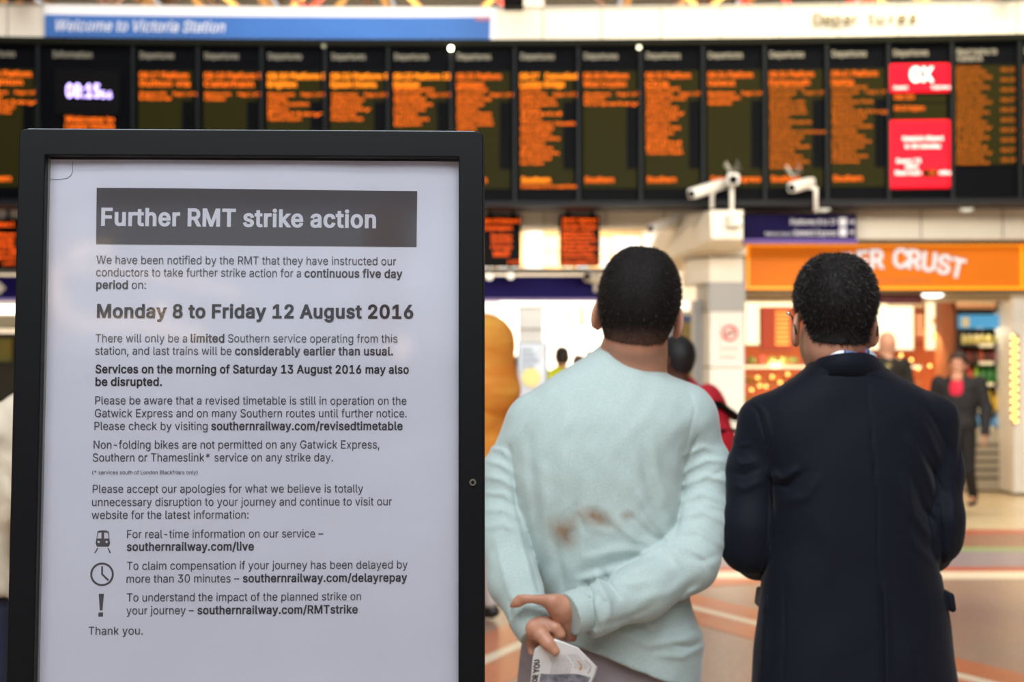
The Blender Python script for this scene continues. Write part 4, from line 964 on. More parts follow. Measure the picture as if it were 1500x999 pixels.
pline([('be disrupted.', B_)], 139, 236.8, 564.8, 564.9, 12, m=m_inkb)
pline([('Please be aware that a revised timetable is still in operation on the', N_)], 138.6, 595.2, 592.2, 592.8, 12)
pline([('Gatwick Express and on many Southern routes until further notice.', N_)], 138, 595.6, 611, 611.2, 12)
pline([('Please check by visiting', N_), ('southernrailway.com/revisedtimetable', B_)], 137.3, 589.6, 629.8, 629.7, 12, split=[303.5, 308.8])
pline([('Non-folding bikes are not permitted on any Gatwick Express,', N_)], 136, 555.5, 657.3, 656.9, 12)
pline([('Southern or Thameslink* service on any strike day.', N_)], 134.7, 487.4, 676.1, 675.7, 12)
pline([('(* services south of London Blackfriars only)', N_)], 134, 288.8, 695, 694.8, 5.8)
pline([('Please accept our apologies for what we believe is totally', N_)], 134.5, 531.8, 722.2, 721.4, 12)
pline([('unnecessary disruption to your journey and continue to visit our', N_)], 133.6, 574, 741.5, 740.3, 12)
pline([('website for the latest information:', N_)], 133, 363.6, 760.5, 759.7, 12)
pline([('For real-time information on our service \u2013', N_)], 185, 473.6, 788.5, 787.2, 12)
pline([('southernrailway.com/live', B_)], 184.6, 371.6, 807, 806.2, 12)
pline([('To claim compensation if your journey has been delayed by', N_)], 185, 597, 835, 832.8, 12)
pline([('more than 30 minutes \u2013', N_), ('southernrailway.com/delayrepay', B_)], 184.6, 596.4, 854, 851.8, 12, split=[350, 355.3])
pline([('To understand the impact of the planned strike on', N_)], 185, 528.6, 881.5, 879.4, 12)
pline([('your journey \u2013', N_), ('southernrailway.com/RMTstrike', B_)], 184.4, 523.8, 900.6, 898.6, 12, split=[283, 288.3])
pline([('Thank you.', N_)], 128.8, 208.2, 930.3, 930, 12)
# pictograms
def arcp(cx, cy, r, a0, a1, n): return [(cx+r*math.cos(R(a0+(a1-a0)*k/n)), cy+r*math.sin(R(a0+(a1-a0)*k/n))) for k in range(n+1)]
m_pic = mat('pictogram_ink', '#555156', .5, spec=.3)
body = [(141.5, 779), (144, 777.6), (149.6, 777.1), (155.3, 777.6), (158, 779), (159.2, 789), (160.2, 796), (158.4, 801), (141, 801), (138.8, 796), (140.2, 789)]
pshape(body, 'train_pictogram', m_pic)
m_pap = mat('paper_gap', '#d6d7e0', .55)
pshape([(142.6, 781), (147.6, 780.2), (147.6, 789), (141.2, 789)], 'train_window', m_pap, .0006); pshape([(151.5, 780.2), (156.8, 781), (158.2, 789), (151.5, 789)], 'train_window', m_pap, .0006)
pshape(arcp(143.6, 794, 1.7, 0, 340, 14), 'train_lamp', m_pap, .0006); pshape(arcp(155.2, 794, 1.7, 0, 340, 14), 'train_lamp', m_pap, .0006)
pshape([(141.2, 803), (143, 803), (139.2, 810.5), (137, 810.5)], 'train_track', m_pic); pshape([(156.4, 803), (158.2, 803), (161.6, 810.5), (159.4, 810.5)], 'train_track', m_pic)
o_ = arcp(148.6, 841.6, 17.3, 0, 360, 48)[:-1]; i_ = arcp(148.6, 841.6, 14.3, 0, 360, 48)[:-1]
pshape(o_+i_, 'clock_ring', m_pic, .0003, [(k, (k+1) % 48, 48+(k+1) % 48, 48+k) for k in range(48)])
pshape([(147.4, 829.5), (150, 829.5), (150, 841), (159, 849.3), (157, 851.6), (147.4, 842)], 'clock_hands', m_pic, .0003, [(0, 1, 2, 5), (2, 3, 4, 5)])
pshape([(143.8, 870.2), (151.6, 870), (149.3, 894.6), (145.4, 894.6)], 'exclamation_mark', m_pic); pshape([(143.4, 897.6), (150.2, 897.4), (150.1, 903.7), (143.2, 903.8)], 'exclamation_dot', m_pic)
# transparent corner pocket line at the top left of the sheet
m_line = mat('crease_line', '#5d5a60', .5)
cr = [(70, 262), (84, 262), (97, 260.5), (103, 256), (105, 250), (105, 236)]
cl = []
for (x, y), nx in zip(cr, [(0, 1), (0, 1), (.3, 1), (.8, .8), (1, .3), (1, 0)]): cl.append(((x, y), (x+nx[0]*.7, y+nx[1]*.7)))
pshape([c[0] for c in cl]+[c[1] for c in cl], 'pocket_edge', m_line, .0006, [(k, k+1, 6+k+1, 6+k) for k in range(5)])
# ================================================================== PEOPLE
m_skin = mat('skin', '#b58268', .5, sss=.12, noise=.08, nscale=40, bump=.15, bscale=350, bdist=.0006)
m_skin_hand = m_skin
m_hairb = mat('hair_dark', '#120e0c', .7, spec=.25, noise=.3, nscale=200, bump=.6, bscale=420, bdist=.002)
m_hairs = mat('hair_strand', '#17120f', .5, spec=.3)
m_hairg = mat('hair_strand_grey', '#57514c', .5)
# ---- generic head in its own frame, used by every person
def head_fields(C, M, sc_=1., h=.004, face=True, ear=1., earo=.007, earz=0., rx=.078, rz=.105, cz=.03, ry=.098, neck_to=None, neck_r=(.058, .066), lo=None, hi=None, hairr=None):
    C = Vector(C)
    lo = lo or C-Vector((.13, .17, .26))*sc_; hi = hi or C+Vector((.13, .17, .17))*sc_
    f = Field(lo, hi, h); W = lambda x, y, z: C+(M @ Vector((x, y, z)))*sc_
    f.add(f.ell(W(0, -.012, cz), (rx*sc_, ry*sc_, rz*sc_), M), 0)
    for q_ in (-.02, .02): f.add(f.ell(W(q_, -.012, cz+.004), ((rx-.02)*sc_, ry*.97*sc_, rz*.95*sc_), M), .01)
    f.add(f.ell(W(0, .03, -.045), (.06*sc_, .062*sc_, .075*sc_), M), .02)
    f.add(f.ell(W(0, -.035, -.035), (rx*.8*sc_, .06*sc_, .06*sc_), M), .02)
    if face:
        f.add(f.cone(W(0, .07, -.1), W(0, .065, -.1), .02*sc_, .02*sc_), .02)
        f.add(f.cone(W(0, .088, .012), W(0, .108, -.03), .008*sc_, .014*sc_), .008)
        f.add(f.cone(W(-.03, .08, .03), W(.03, .08, .03), .012*sc_, .012*sc_), .012)
        for sx_ in (-1, 1):
            f.sub(f.ell(W(.03*sx_, .093, .008), (.017*sc_, .012*sc_, .012*sc_), M), .008)
            f.add(f.ell(W(.03*sx_, .079, .008), (.013*sc_, .012*sc_, .01*sc_), M), .002)
        f.add(f.cone(W(-.018, .088, -.06), W(.018, .088, -.06), .006*sc_, .006*sc_), .006); f.add(f.cone(W(-.014, .086, -.071), W(.014, .086, -.071), .007*sc_, .007*sc_), .004)
    for sx_ in (-1, 1):
        if not ear: break
        E = M @ Matrix.Rotation(sx_*R(28), 3, 'Z') @ Matrix.Rotation(R(-10), 3, 'X')
        c = W(sx_*(rx+earo), -.012, -.002+earz)
        f.add(f.ell(c, (.0075*sc_, .02*sc_*ear, .034*sc_*ear), E), .006)
        f.sub(f.ell(W(sx_*(rx+earo+.0075), -.004, .002+earz), (.006*sc_, .012*sc_, .02*sc_), E), .003)
        f.add(f.ell(W(sx_*(rx+earo-.004), -.004, -.028*ear+earz), (.007*sc_, .011*sc_, .012*sc_), E), .004)
    if neck_to is not None:
        a = W(0, -.018, -.05); b = Vector(neck_to); f.add(f.cone(a, b, neck_r[0]*sc_, neck_r[1]*sc_), .02)
    return f
def hair_field(C, M, sc_=1., h=.004, rx=.078, rz=.105, cz=.03, ry=.098, t=.006, cut=None, nape=-.06, noise=.0015, front=.06, band=.03):
    """cap of hair: enlarged cranium cut along the hairline"""
    C = Vector(C); f = Field(C-Vector((.13, .15, .2))*sc_, C+Vector((.13, .15, .18))*sc_, h); W = lambda x, y, z: C+(M @ Vector((x, y, z)))*sc_
    f.add(f.ell(W(0, -.012, cz), ((rx+t)*sc_, (ry+t)*sc_, (rz+t)*sc_), M), 0)
    for q_ in (-.02, .02): f.add(f.ell(W(q_, -.012, cz+.004), ((rx-.02+t)*sc_, (ry*.97+t)*sc_, (rz*.95+t)*sc_), M), .01)
    f.add(f.ell(W(0, -.035, -.035), ((rx*.8+t)*sc_, (.06+t)*sc_, (.06+t)*sc_), M), .02)
    Mi = np.array(M.inverted()); px, py, pz = f.X-C.x, f.Y-C.y, f.Z-C.z
    lx = (Mi[0, 0]*px+Mi[0, 1]*py+Mi[0, 2]*pz)/sc_; ly = (Mi[1, 0]*px+Mi[1, 1]*py+Mi[1, 2]*pz)/sc_; lz = (Mi[2, 0]*px+Mi[2, 1]*py+Mi[2, 2]*pz)/sc_
    # hairline height as a function of how far forward: nape low at the back, above the ears at the sides, high on the forehead
    line = np.interp(ly, [-.12, -.06, -.035, -.02, .012, .02, .045, .07, .1], [nape, nape+.004, nape+.028, .03, .034, -.0, .02, front, front+.01])
    cutd = (line-lz)*.8*sc_
    nz = noise*(np.sin(lx*260+ly*130)*np.sin(lz*240+ly*170))
    f.D = (np.maximum(f.D+nz, cutd)).astype('f4'); return f
def strands(name, hf, m, parent, n, L, w_, dirf, seed=1, tilt=.5, clip=None):
    """short tapered hairs rooted on a hair surface"""
    rs = np.random.default_rng(seed); V, Q = hf.mesh()
    a, b, c = V[Q[:, 0]], V[Q[:, 1]], V[Q[:, 2]]; nr = np.cross(b-a, c-a); ar = np.linalg.norm(nr, axis=1)+1e-12; nr /= ar[:, None]
    ctr = V[Q].mean(1); pr = ar.copy()
    if clip is not None: pr = pr*clip(ctr, nr)
    pr /= pr.sum(); ii = rs.choice(len(Q), n, p=pr); p = ctr[ii]+rs.normal(0, .0012, (n, 3)); nn_ = nr[ii]
    d = nn_*(1-tilt)+np.array([dirf(q) for q in p])*tilt+rs.normal(0, .22, (n, 3)); d /= np.linalg.norm(d, axis=1)[:, None]
    side = np.cross(d, rs.normal(0, 1, (n, 3))); side /= np.linalg.norm(side, axis=1)[:, None]
    l = L*rs.uniform(.6, 1.2, (n, 1)); p0 = p-nn_*.0015
    mid = p0+d*l*.55+nn_*l*.08; tip = p0+d*l
    VV = np.stack([p0-side*w_, p0+side*w_, mid+side*w_*.7, mid-side*w_*.7, tip], 1).reshape(-1, 3)
    k = np.arange(n)*5; F1 = np.stack([k, k+1, k+2, k+3], 1); F2 = np.stack([k+3, k+2, k+4], 1)
    me = bpy.data.meshes.new(name); me.from_pydata(VV.tolist(), [], F1.tolist()+F2.tolist()); return link(name, me, m, parent)

# ================= man in the pale green jumper
YG = 3.05
sG = S(YG)
def pg(px, py, Y=YG): return P(px, py, Y)
f = Field((pg(690, 500).x, 2.72, P(0, 1035, YG).z), (pg(1095, 500).x, 3.32, P(0, 500, YG).z), .0042)
PX, PY = f.pix()
# torso loft from the silhouette
ty = [500, 515, 530, 548, 565, 590, 620, 660, 700, 760, 820, 870, 900, 940, 1000, 1060]
tl_ = [890, 868, 846, 812, 790, 768, 758, 748, 746, 750, 766, 786, 796, 812, 800, 790]
tr_ = [945, 950, 956, 980, 1010, 1031, 1036, 1020, 1008, 1004, 1002, 1010, 1018, 1033, 1028, 1026]
dep = [.05, .06, .075, .09, .1, .112, .122, .13, .135, .138, .14, .145, .148, .15, .15, .15]
ycn = [3.09, 3.09, 3.09, 3.085, 3.08, 3.075, 3.07, 3.07, 3.07, 3.075, 3.085, 3.09, 3.09, 3.09, 3.09, 3.09]
def loft(f, PX, PY, ty, tl_, tr_, dep, ycn, n=2.3, Yr=YG):
    L_ = sinterp(PY, ty, tl_); R_ = sinterp(PY, ty, tr_); dp = sinterp(PY, ty, dep); yc = sinterp(PY, ty, ycn)
    rx = (R_-L_)/2*S(Yr); cx = (L_+R_)/2; dx = (PX-cx)*S(Yr); dy = f.Y-yc
    q = (np.abs(dx/rx)**n+np.abs(dy/dp)**n)**(1/n); return ((q-1)*np.minimum(rx, dp)).astype('f4')
def smooth_list(v, k=1):
    return v
f.D = loft(f, PX, PY, ty, tl_, tr_, dep, ycn)
D0 = f.D.copy()
def arm(f, pts, rs, k=.006):
    f2 = Field.__new__(Field); f2.__dict__.update(f.__dict__); f2.D = np.full(f.D.shape, 1., 'f4'); f2.chain(pts, rs, k); return f2.D
ra = arm(f, [pg(1003, 612, 3.09), pg(1030, 690, 3.09), pg(1026, 770, 3.05), pg(1007, 822, 3.0), pg(940, 865, 2.925), pg(868, 895, 2.865), pg(842, 900, 2.85)], [.062, .059, .060, .062, .056, .047, .043], .03)
la = arm(f, [pg(778, 625, 3.08), pg(742, 700, 3.08), pg(738, 780, 3.04), pg(752, 850, 2.97), pg(776, 905, 2.90)], [.052, .055, .056, .049, .043], .03)
def clipd(D, p, d):
    p = Vector(p); d = Vector(d).normalized(); q = ((f.X-p.x)*d.x+(f.Y-p.y)*d.y+(f.Z-p.z)*d.z).astype('f4'); h = np.clip(.5-.5*(D-q)/.006, 0, 1); return (D*(1-h)+q*h+.006*h*(1-h)).astype('f4')
ra = clipd(ra, pg(851, 892, 2.87), pg(835, 899, 2.85)-pg(880, 884, 2.88)); la = clipd(la, pg(777, 911, 2.9), pg(788, 926, 2.885)-pg(766, 893, 2.91))
kk = np.interp(PY, [560, 640, 690, 740], [.05, .045, .012, .005]).astype('f4')
for A in (ra, la):
    h = np.clip(.5+.5*(f.D-A)/kk, 0, 1); f.D = (f.D*(1-h)+A*h-kk*h*(1-h)).astype('f4')
# neckline cut: plane falling to the right and forward
ncut = pg(930, 528, 3.0); nn1 = Vector((.27, -.3, .95)).normalized()
yct = sinterp(PX, [820, 850, 868, 900, 930, 960, 980, 1010], [545, 531, 525, 523, 528, 541, 553, 570], 4)
dn = (yct-PY)*sG*.95-.3*(f.Y-3.0)
f.D = np.maximum(f.D, np.where(np.abs(PX-922) < 66, dn, -1)).astype('f4')
# hem: rises to the left
hem = np.interp(PX, [690, 800, 850, 885, 930, 960, 1000, 1040], [900, 930, 950, 962, 981, 993, 1006, 1014])
armmask = np.minimum(ra, la) > .004
hd = (PY-hem)*S(3.0)
f.D = np.where(armmask, np.maximum(f.D, hd), f.D).astype('f4')
# folds
FG = [([(1000, 668), (1030, 655), (1052, 662)], 4, 1.6), ([(1003, 690), (1036, 674), (1066, 676)], 4.5, 2.6), ([(1000, 712), (1034, 697), (1068, 706)], 4.5, 2.8), ([(997, 734), (1030, 722), (1068, 738)], 4.5, 3), ([(993, 758), (1030, 748), (1066, 768)], 5, 3),
      ([(990, 782), (1022, 776), (1060, 800)], 5, 3), ([(988, 800), (1015, 803), (1045, 828)], 5, 2.4), ([(975, 800), (990, 825), (1010, 850)], 5, 2),
      ([(1000, 660), (1001, 700), (996, 740), (990, 780), (984, 800)], 4.5, -2.4), ([(1022, 640), (1008, 670), (1002, 690)], 3, -2),
      ([(984, 800), (940, 822), (890, 843), (850, 862)], 5, -1.8), ([(746, 655), (752, 700), (757, 745), (770, 800), (790, 868)], 3.2, -3),
      ([(936, 725), (958, 762), (985, 795)], 5, 2.6), ([(920, 752), (950, 782), (980, 800)], 5, -2), ([(893, 758), (930, 790), (975, 803)], 6, 2.2), ([(858, 818), (905, 806), (970, 806)], 7, 2.4), ([(850, 838), (900, 826), (950, 815)], 6, -1.8), ([(845, 850), (885, 842), (940, 826)], 5, 2),
      ([(855, 752), (872, 775), (900, 782)], 6, 1.6), ([(848, 752), (853, 770), (857, 782)], 2.2, -1.8), ([(838, 765), (820, 785), (812, 812)], 8, 1.4),
      ([(832, 580), (824, 650), (828, 740)], 12, 2.4), ([(862, 620), (858, 690), (845, 760)], 9, -2), ([(795, 690), (800, 780), (808, 860)], 9, 2.6), ([(775, 640), (780, 700), (788, 780)], 8, -1.8), ([(812, 790), (820, 830), (828, 866)], 6, -2), ([(900, 600), (925, 670), (938, 730)], 12, 1.6), ([(955, 640), (965, 700), (985, 760)], 7, 2), ([(940, 660), (948, 705), (965, 750)], 6, -1.8), ([(762, 720), (775, 790), (795, 850)], 6, -1.5),
      ([(714, 655), (735, 660), (748, 672)], 3.5, 2), ([(712, 675), (733, 680), (752, 694)], 4, 2.6), ([(712, 698), (735, 702), (755, 716)], 4, 2.6), ([(712, 722), (738, 724), (758, 738)], 4, 2.6), ([(712, 748), (738, 746), (760, 760)], 4.5, 2.6), ([(714, 772), (735, 768), (755, 776)], 4.5, 2),
      ([(755, 745), (768, 800), (783, 862)], 4, 2.4), ([(738, 770), (752, 830), (765, 870)], 4, -2), ([(726, 790), (738, 840), (750, 880)], 5, 2), ([(747, 880), (750, 905), (762, 930)], 3, -2.5),
      ([(846, 860), (856, 880), (853, 905), (870, 925)], 4, 4), ([(858, 852), (868, 872), (866, 898)], 3.5, -4.5), ([(874, 842), (880, 862), (892, 880), (893, 905)], 5, 4.5), ([(884, 836), (892, 855), (908, 876)], 4, -4), ([(900, 850), (930, 855), (960, 848)], 7, 1.8), ([(880, 918), (920, 905), (950, 892)], 5, -1.5), ([(915, 840), (950, 832), (985, 835)], 6, 1.4),
      ([(905, 925), (950, 945), (1000, 938), (1034, 925)], 6, 2.4), ([(925, 912), (960, 925), (1000, 915)], 6, -2), ([(960, 960), (1000, 962), (1032, 945)], 5, 2.2), ([(985, 945), (1012, 948), (1030, 940)], 4, -2.4), ([(1005, 870), (1018, 900), (1028, 925)], 5, -1.8), ([(1000, 880), (1010, 868), (1022, 862)], 4, 3), ([(930, 880), (980, 868), (1020, 840)], 8, 1.8), ([(1000, 815), (1030, 822), (1052, 812)], 5, -2), ([(1040, 700), (1056, 690), (1067, 690)], 3, -1.8), ([(1030, 745), (1050, 748), (1067, 752)], 3, -1.8),
      ([(880, 537), (905, 533), (935, 540), (968, 556)], 1.4, -1.2), ([(892, 537), (896, 540), (900, 537)], 2.5, -1.5),
      ([(1005, 560), (1018, 600), (1006, 650), (1002, 690)], 1.5, -.9), ([(800, 573), (768, 620), (748, 680)], 1.5, -.9)]
folds(f, PX, PY, FG, 3.12)
# broad drape unevenness
f.D += (.0018*np.sin(PX*.031+PY*.017)*np.sin(PY*.023-PX*.011)+.0012*np.sin(PX*.075+2*np.sin(PY*.03))*np.sin(PY*.06+1.5*np.sin(PX*.04))+.0006*np.sin(PX*.16+1.5*np.sin(PY*.05))*np.sin(PY*.11+PX*.03)).astype('f4')
man = empty('person', (pg(895, 700).x, 3.05, 0), 'short-haired man in a pale green jumper with hands clasped behind his back', 'person')
def jumper_material():
    m = mat('green_jumper', '#b5d2c9', .85, sheen=.35, bump=.35, bscale=700, bdist=.0012)
    nt = m.node_tree; b = nt.nodes['Principled BSDF']; tc = nt.nodes.new('ShaderNodeTexCoord'); base = None
    rgb = nt.nodes.new('ShaderNodeTexNoise'); rgb.inputs['Scale'].default_value = 500; nt.links.new(tc.outputs['Object'], rgb.inputs['Vector'])
    rp = nt.nodes.new('ShaderNodeValToRGB'); rp.color_ramp.elements[0].color = (*lin('#92a4a0'), 1); rp.color_ramp.elements[1].color = (*lin('#aab9b5'), 1); rp.color_ramp.elements[0].position = .3; rp.color_ramp.elements[1].position = .7
    nt.links.new(rgb.outputs['Fac'], rp.inputs[0]); cur = rp.outputs[0]
    # brown stains rubbed into the small of the back: ellipsoidal patches broken up by noise
    ns_ = nt.nodes.new('ShaderNodeTexNoise'); ns_.inputs['Scale'].default_value = 38; ns_.inputs['Detail'].default_value = 5; nt.links.new(tc.outputs['Object'], ns_.inputs['Vector'])
    for (px, py, wx, wz, rot, st_) in ((824, 780, .034, .052, 40, .9), (870, 756, .05, .026, -12, .95), (838, 765, .045, .022, 35, .6), (919, 755, .02, .016, 0, .6), (846, 738, .014, .01, 0, .2), (892, 768, .05, .02, 0, .25), (900, 520, .03, .01, 0, 0)):
        if not st_: continue
        c = pg(px, py, 2.94); mp = nt.nodes.new('ShaderNodeMapping'); mp.vector_type = 'TEXTURE'; mp.inputs['Location'].default_value = c; mp.inputs['Rotation'].default_value = (0, R(-rot), 0); mp.inputs['Scale'].default_value = (wx, .12, wz)
        nt.links.new(tc.outputs['Object'], mp.inputs[0]); gr = nt.nodes.new('ShaderNodeTexGradient'); gr.gradient_type = 'SPHERICAL'; nt.links.new(mp.outputs[0], gr.inputs[0])
        mu = nt.nodes.new('ShaderNodeMath'); mu.operation = 'MULTIPLY'; nt.links.new(gr.outputs['Fac'], mu.inputs[0]); nt.links.new(ns_.outputs['Fac'], mu.inputs[1])
        m2 = nt.nodes.new('ShaderNodeMath'); m2.operation = 'MULTIPLY'; m2.use_clamp = True; m2.inputs[1].default_value = 2.2*st_; nt.links.new(mu.outputs[0], m2.inputs[0])
        mx = nt.nodes.new('ShaderNodeMix'); mx.data_type = 'RGBA'; nt.links.new(m2.outputs[0], mx.inputs[0]); nt.links.new(cur, mx.inputs[6]); mx.inputs[7].default_value = (*lin('#7a6550'), 1); cur = mx.outputs[2]
    nt.links.new(cur, b.inputs['Base Color']); return m
m_j = jumper_material()
jumper = field_obj('jumper', f, m_j, man)
# cuffs: soft ribbed bands around both wrists
def band_tube(name, a, b, ra_, rb_, m, parent, sy=.85, th=.004, h=.0025, wav=.0006):
    a, b = Vector(a), Vector(b); mn = Vector([min(a[i], b[i])-max(ra_, rb_)-.01 for i in range(3)]); mx = Vector([max(a[i], b[i])+max(ra_, rb_)+.01 for i in range(3)])
    g = Field(mn, mx, h); d = (b-a).normalized(); t = (g.X-a.x)*d.x+(g.Y-a.y)*d.y+(g.Z-a.z)*d.z; L = (b-a).length
    rad = np.sqrt(np.maximum(0, (g.X-a.x)**2+(g.Y-a.y)**2+(g.Z-a.z)**2-t*t)); rr = ra_+(rb_-ra_)*np.clip(t/L, 0, 1)
    D = np.maximum(rad-rr-th*.3*np.sin(np.clip(t/L, 0, 1)*math.pi), -(t)); D = np.maximum(D, t-L); g.D = D.astype('f4'); return field_obj(name, g, m, parent)
band_tube('cuff', pg(862, 890, 2.87), pg(834, 900, 2.85), .0435, .0435, m_j, jumper)
band_tube('cuff', pg(770, 900, 2.9), pg(787, 926, 2.88), .0405, .0395, m_j, jumper)
# collar band
band = []
for t in np.linspace(-100, 190, 30):
    a_ = R(t); band.append((pg(925, 530, 3.09).x+.072*math.cos(a_)*1.02, 3.085-.075*math.sin(a_), None))
# head
HG = pg(935, 464, 3.06); MG = headM(R(-9), R(10), R(6))
kw = dict(rx=.0815, rz=.105, cz=.042, ry=.1)
hf = head_fields(HG, MG, 1.0, .003, neck_to=pg(924, 545, 3.1), neck_r=(.06, .068), ear=.95, earo=.007, lo=HG-Vector((.13, .16, .2)), hi=HG+Vector((.13, .18, .17)), **kw)
hf.add(hf.cone(pg(930, 520, 3.09), pg(922, 560, 3.1), .064, .085), .03)
hf.add(hf.cone(pg(912, 508, 3.08), pg(878, 552, 3.08), .028, .028), .03)
# trapezius flare of the neck
# ---- hands in pixel coordinates
def hp(x, y, Y): return pg(720+x/6.283, 840+y/6.283, Y)
hs = S(2.86)/6.283
hr = Field(hp(120, 720, 2.78)-Vector((0, 0, .0)), hp(900, 120, 2.95), .0016)
hr.lo = np.array(hr.lo)
H = hr
# right hand (from the cuff on the right): heel, back of hand, thumb over the left cuff
H.chain([hp(720, 330, 2.865), hp(610, 300, 2.85)], [108*hs, 100*hs], .01)
H.chain([hp(650, 310, 2.85), hp(540, 265, 2.84)], [92*hs, 62*hs], .015)
H.chain([hp(560, 245, 2.835), hp(455, 228, 2.83), hp(300, 222, 2.835), hp(245, 262, 2.84), hp(190, 296, 2.845)], [62*hs, 48*hs, 44*hs, 36*hs, 22*hs], .012)
H.chain([hp(640, 380, 2.86), hp(690, 470, 2.875), hp(735, 590, 2.885)], [95*hs, 75*hs, 48*hs], .012)
H.add(H.cone(hp(735, 560, 2.88), hp(690, 590, 2.885), 45*hs, 40*hs), .01)
# fingers of the right hand wrapping beneath the left wrist
for a, b, c, r in ((( 640, 480), (560, 560), (470, 600), 34), ((680, 540), (590, 620), (500, 650), 32), ((600, 420), (520, 500), (430, 560), 34)):
    H.chain([hp(*a, 2.895), hp(*b, 2.91), hp(*c, 2.915)], [r*hs, r*hs*.95, r*hs*.8], .004)
right = H
L_ = Field(hp(200, 860, 2.76), hp(800, 320, 2.96), .0016); H = L_
H.chain([hp(330, 430, 2.885), hp(400, 500, 2.865)], [88*hs, 92*hs], .01)
H.add(H.ell(hp(420, 500, 2.865), (112*hs, .02, 105*hs)), .012)
H.chain([hp(400, 510, 2.855), hp(455, 560, 2.835), hp(520, 640, 2.825), hp(582, 712, 2.822)], [78*hs, 60*hs, 52*hs, 45*hs], .012)      # thumb on the paper
# curled fingers right of the thumb
H.chain([hp(470, 430, 2.86), hp(585, 500, 2.85), hp(628, 560, 2.85), hp(600, 600, 2.852)], [62*hs, 54*hs, 46*hs, 38*hs], .008)
H.chain([hp(450, 460, 2.87), hp(560, 545, 2.862), hp(600, 590, 2.862)], [55*hs, 45*hs, 36*hs], .006)
H.sub(H.cone(hp(545, 540, 2.818), hp(600, 545, 2.818), 10*hs, 9*hs), .004)
# fingers under the paper
for pts, r in ((((380, 560), (400, 650), (440, 720)), 36), (((350, 560), (365, 660), (385, 740)), 32), (((400, 560), (450, 660), (510, 740)), 36), (((320, 540), (340, 640), (362, 730)), 26)):
    H.chain([hp(*q, y) for q, y in zip(pts, (2.875, 2.885, 2.865+.01))], [r*hs*1.1, r*hs, r*hs*.85], .004)
left = L_
# covered body: trunk, arms, legs (one figure)
core = Field((pg(690, 0).x, 2.75, .05), (pg(1095, 0).x, 3.4, pg(0, 560).z), .011)
CX, CY = core.pix()
core.D = loft(core, CX, CY, ty, [a+16 for a in tl_], [b-16 for b in tr_], [d-(.018 if y < 860 else .06) for y, d in zip(ty, dep)], [y_+(0 if y < 860 else .03) for y, y_ in zip(ty, ycn)])
core.D = np.maximum(core.D, (CY-1045)*sG).astype('f4')
for pts, rs_ in (([pg(1005, 625, 3.09), pg(1030, 700, 3.09), pg(1007, 815, 3.0), pg(868, 893, 2.87)], [.042, .042, .042, .032]), ([pg(780, 640, 3.08), pg(745, 720, 3.08), pg(752, 840, 2.98), pg(779, 905, 2.89)], [.036, .036, .036, .028])): core.chain(pts, rs_, .02)
hipL, hipR = pg(840, 1040, 3.1), pg(950, 1040, 3.1)
for hp_, dx in ((hipL, -.02), (hipR, .02)): core.chain([hp_+Vector((0, .01, 0)), Vector((hp_.x+dx, 3.12, .5)), Vector((hp_.x+dx*1.5, 3.1, .08))], [.07, .05, .04], .02)
body = field_obj('body', [hf, right, left, core], m_skin, man)
# thumb nail
q = MB(); Mn = Matrix.Rotation(R(-35), 4, 'Y'); q.ball(hp(575, 690, 2.8175), .0052, 14, (1, .3, 1.15), Mn.to_3x3()); q.build('thumb_nail', mat('nail', '#d9a596', .3), man, True)
# hair
hk = hair_field(HG, MG, 1.0, .003, t=.004, nape=-.046, noise=.0, front=.075, **kw)
def fade_mat(name, C, z0, z1, c0, c1):
    m = mat(name, c1, .75, spec=.2, noise=.3, nscale=200, bump=.6, bscale=420, bdist=.002); nt = m.node_tree; b = nt.nodes['Principled BSDF']; tc = nt.nodes.new('ShaderNodeTexCoord'); sp = nt.nodes.new('ShaderNodeSeparateXYZ'); nt.links.new(tc.outputs['Object'], sp.inputs[0])
    mr = nt.nodes.new('ShaderNodeMapRange'); mr.interpolation_type = 'SMOOTHSTEP'; mr.inputs[1].default_value = C.z+z0; mr.inputs[2].default_value = C.z+z1; nt.links.new(sp.outputs[2], mr.inputs[0])
    mx = nt.nodes.new('ShaderNodeMix'); mx.data_type = 'RGBA'; nt.links.new(mr.outputs[0], mx.inputs[0]); mx.inputs[6].default_value = (*lin(c0), 1); mx.inputs[7].default_value = (*lin(c1), 1); nt.links.new(mx.outputs[2], b.inputs['Base Color']); return m
hair = field_obj('hair', hk, fade_mat('hair_fade', HG, -.06, -.015, '#4a3429', '#110d0b'), man)
top = HG+Vector((0, 0, .11))
strands('hair_strands', hk, m_hairs, hair, 16000, .0065, .00038, lambda p: ((p[0]-top.x)*6, -.2, -.8), 2, .5)
# trousers, shoes
tg = Field((pg(720, 0).x, 2.8, .05), (pg(1060, 0).x, 3.38, pg(0, 915).z), .008); TX, TY = tg.pix()
tg.D = loft(tg, TX, TY, [900, 940, 1000, 1060, 1120], [772, 764, 757, 760, 770], [1000, 1012, 1018, 1016, 1008], [.105, .118, .132, .135, .12], [3.105]*5)
tg.D = np.maximum(tg.D, (TY-1090)*sG).astype('f4')
for hp_, dx in ((hipL, -.02), (hipR, .02)): tg.chain([hp_, Vector((hp_.x+dx, 3.12, .5)), Vector((hp_.x+dx*1.5, 3.1, .07))], [.105, .075, .06], .03)
tg.D = np.maximum(tg.D, .055-tg.Z).astype('f4')
folds(tg, TX, TY, [([(757, 958), (762, 975), (785, 978), (800, 976)], 1.6, -2.5), ([(758, 950), (763, 972), (782, 981)], 3, 2.5), ([(900, 985), (950, 995), (1000, 1000)], 4, 2)], 3.1)
field_obj('trousers', tg, mat('grey_trousers', '#8f8589', .8, bump=.3, bscale=500, bdist=.001, noise=.08, nscale=300), man)
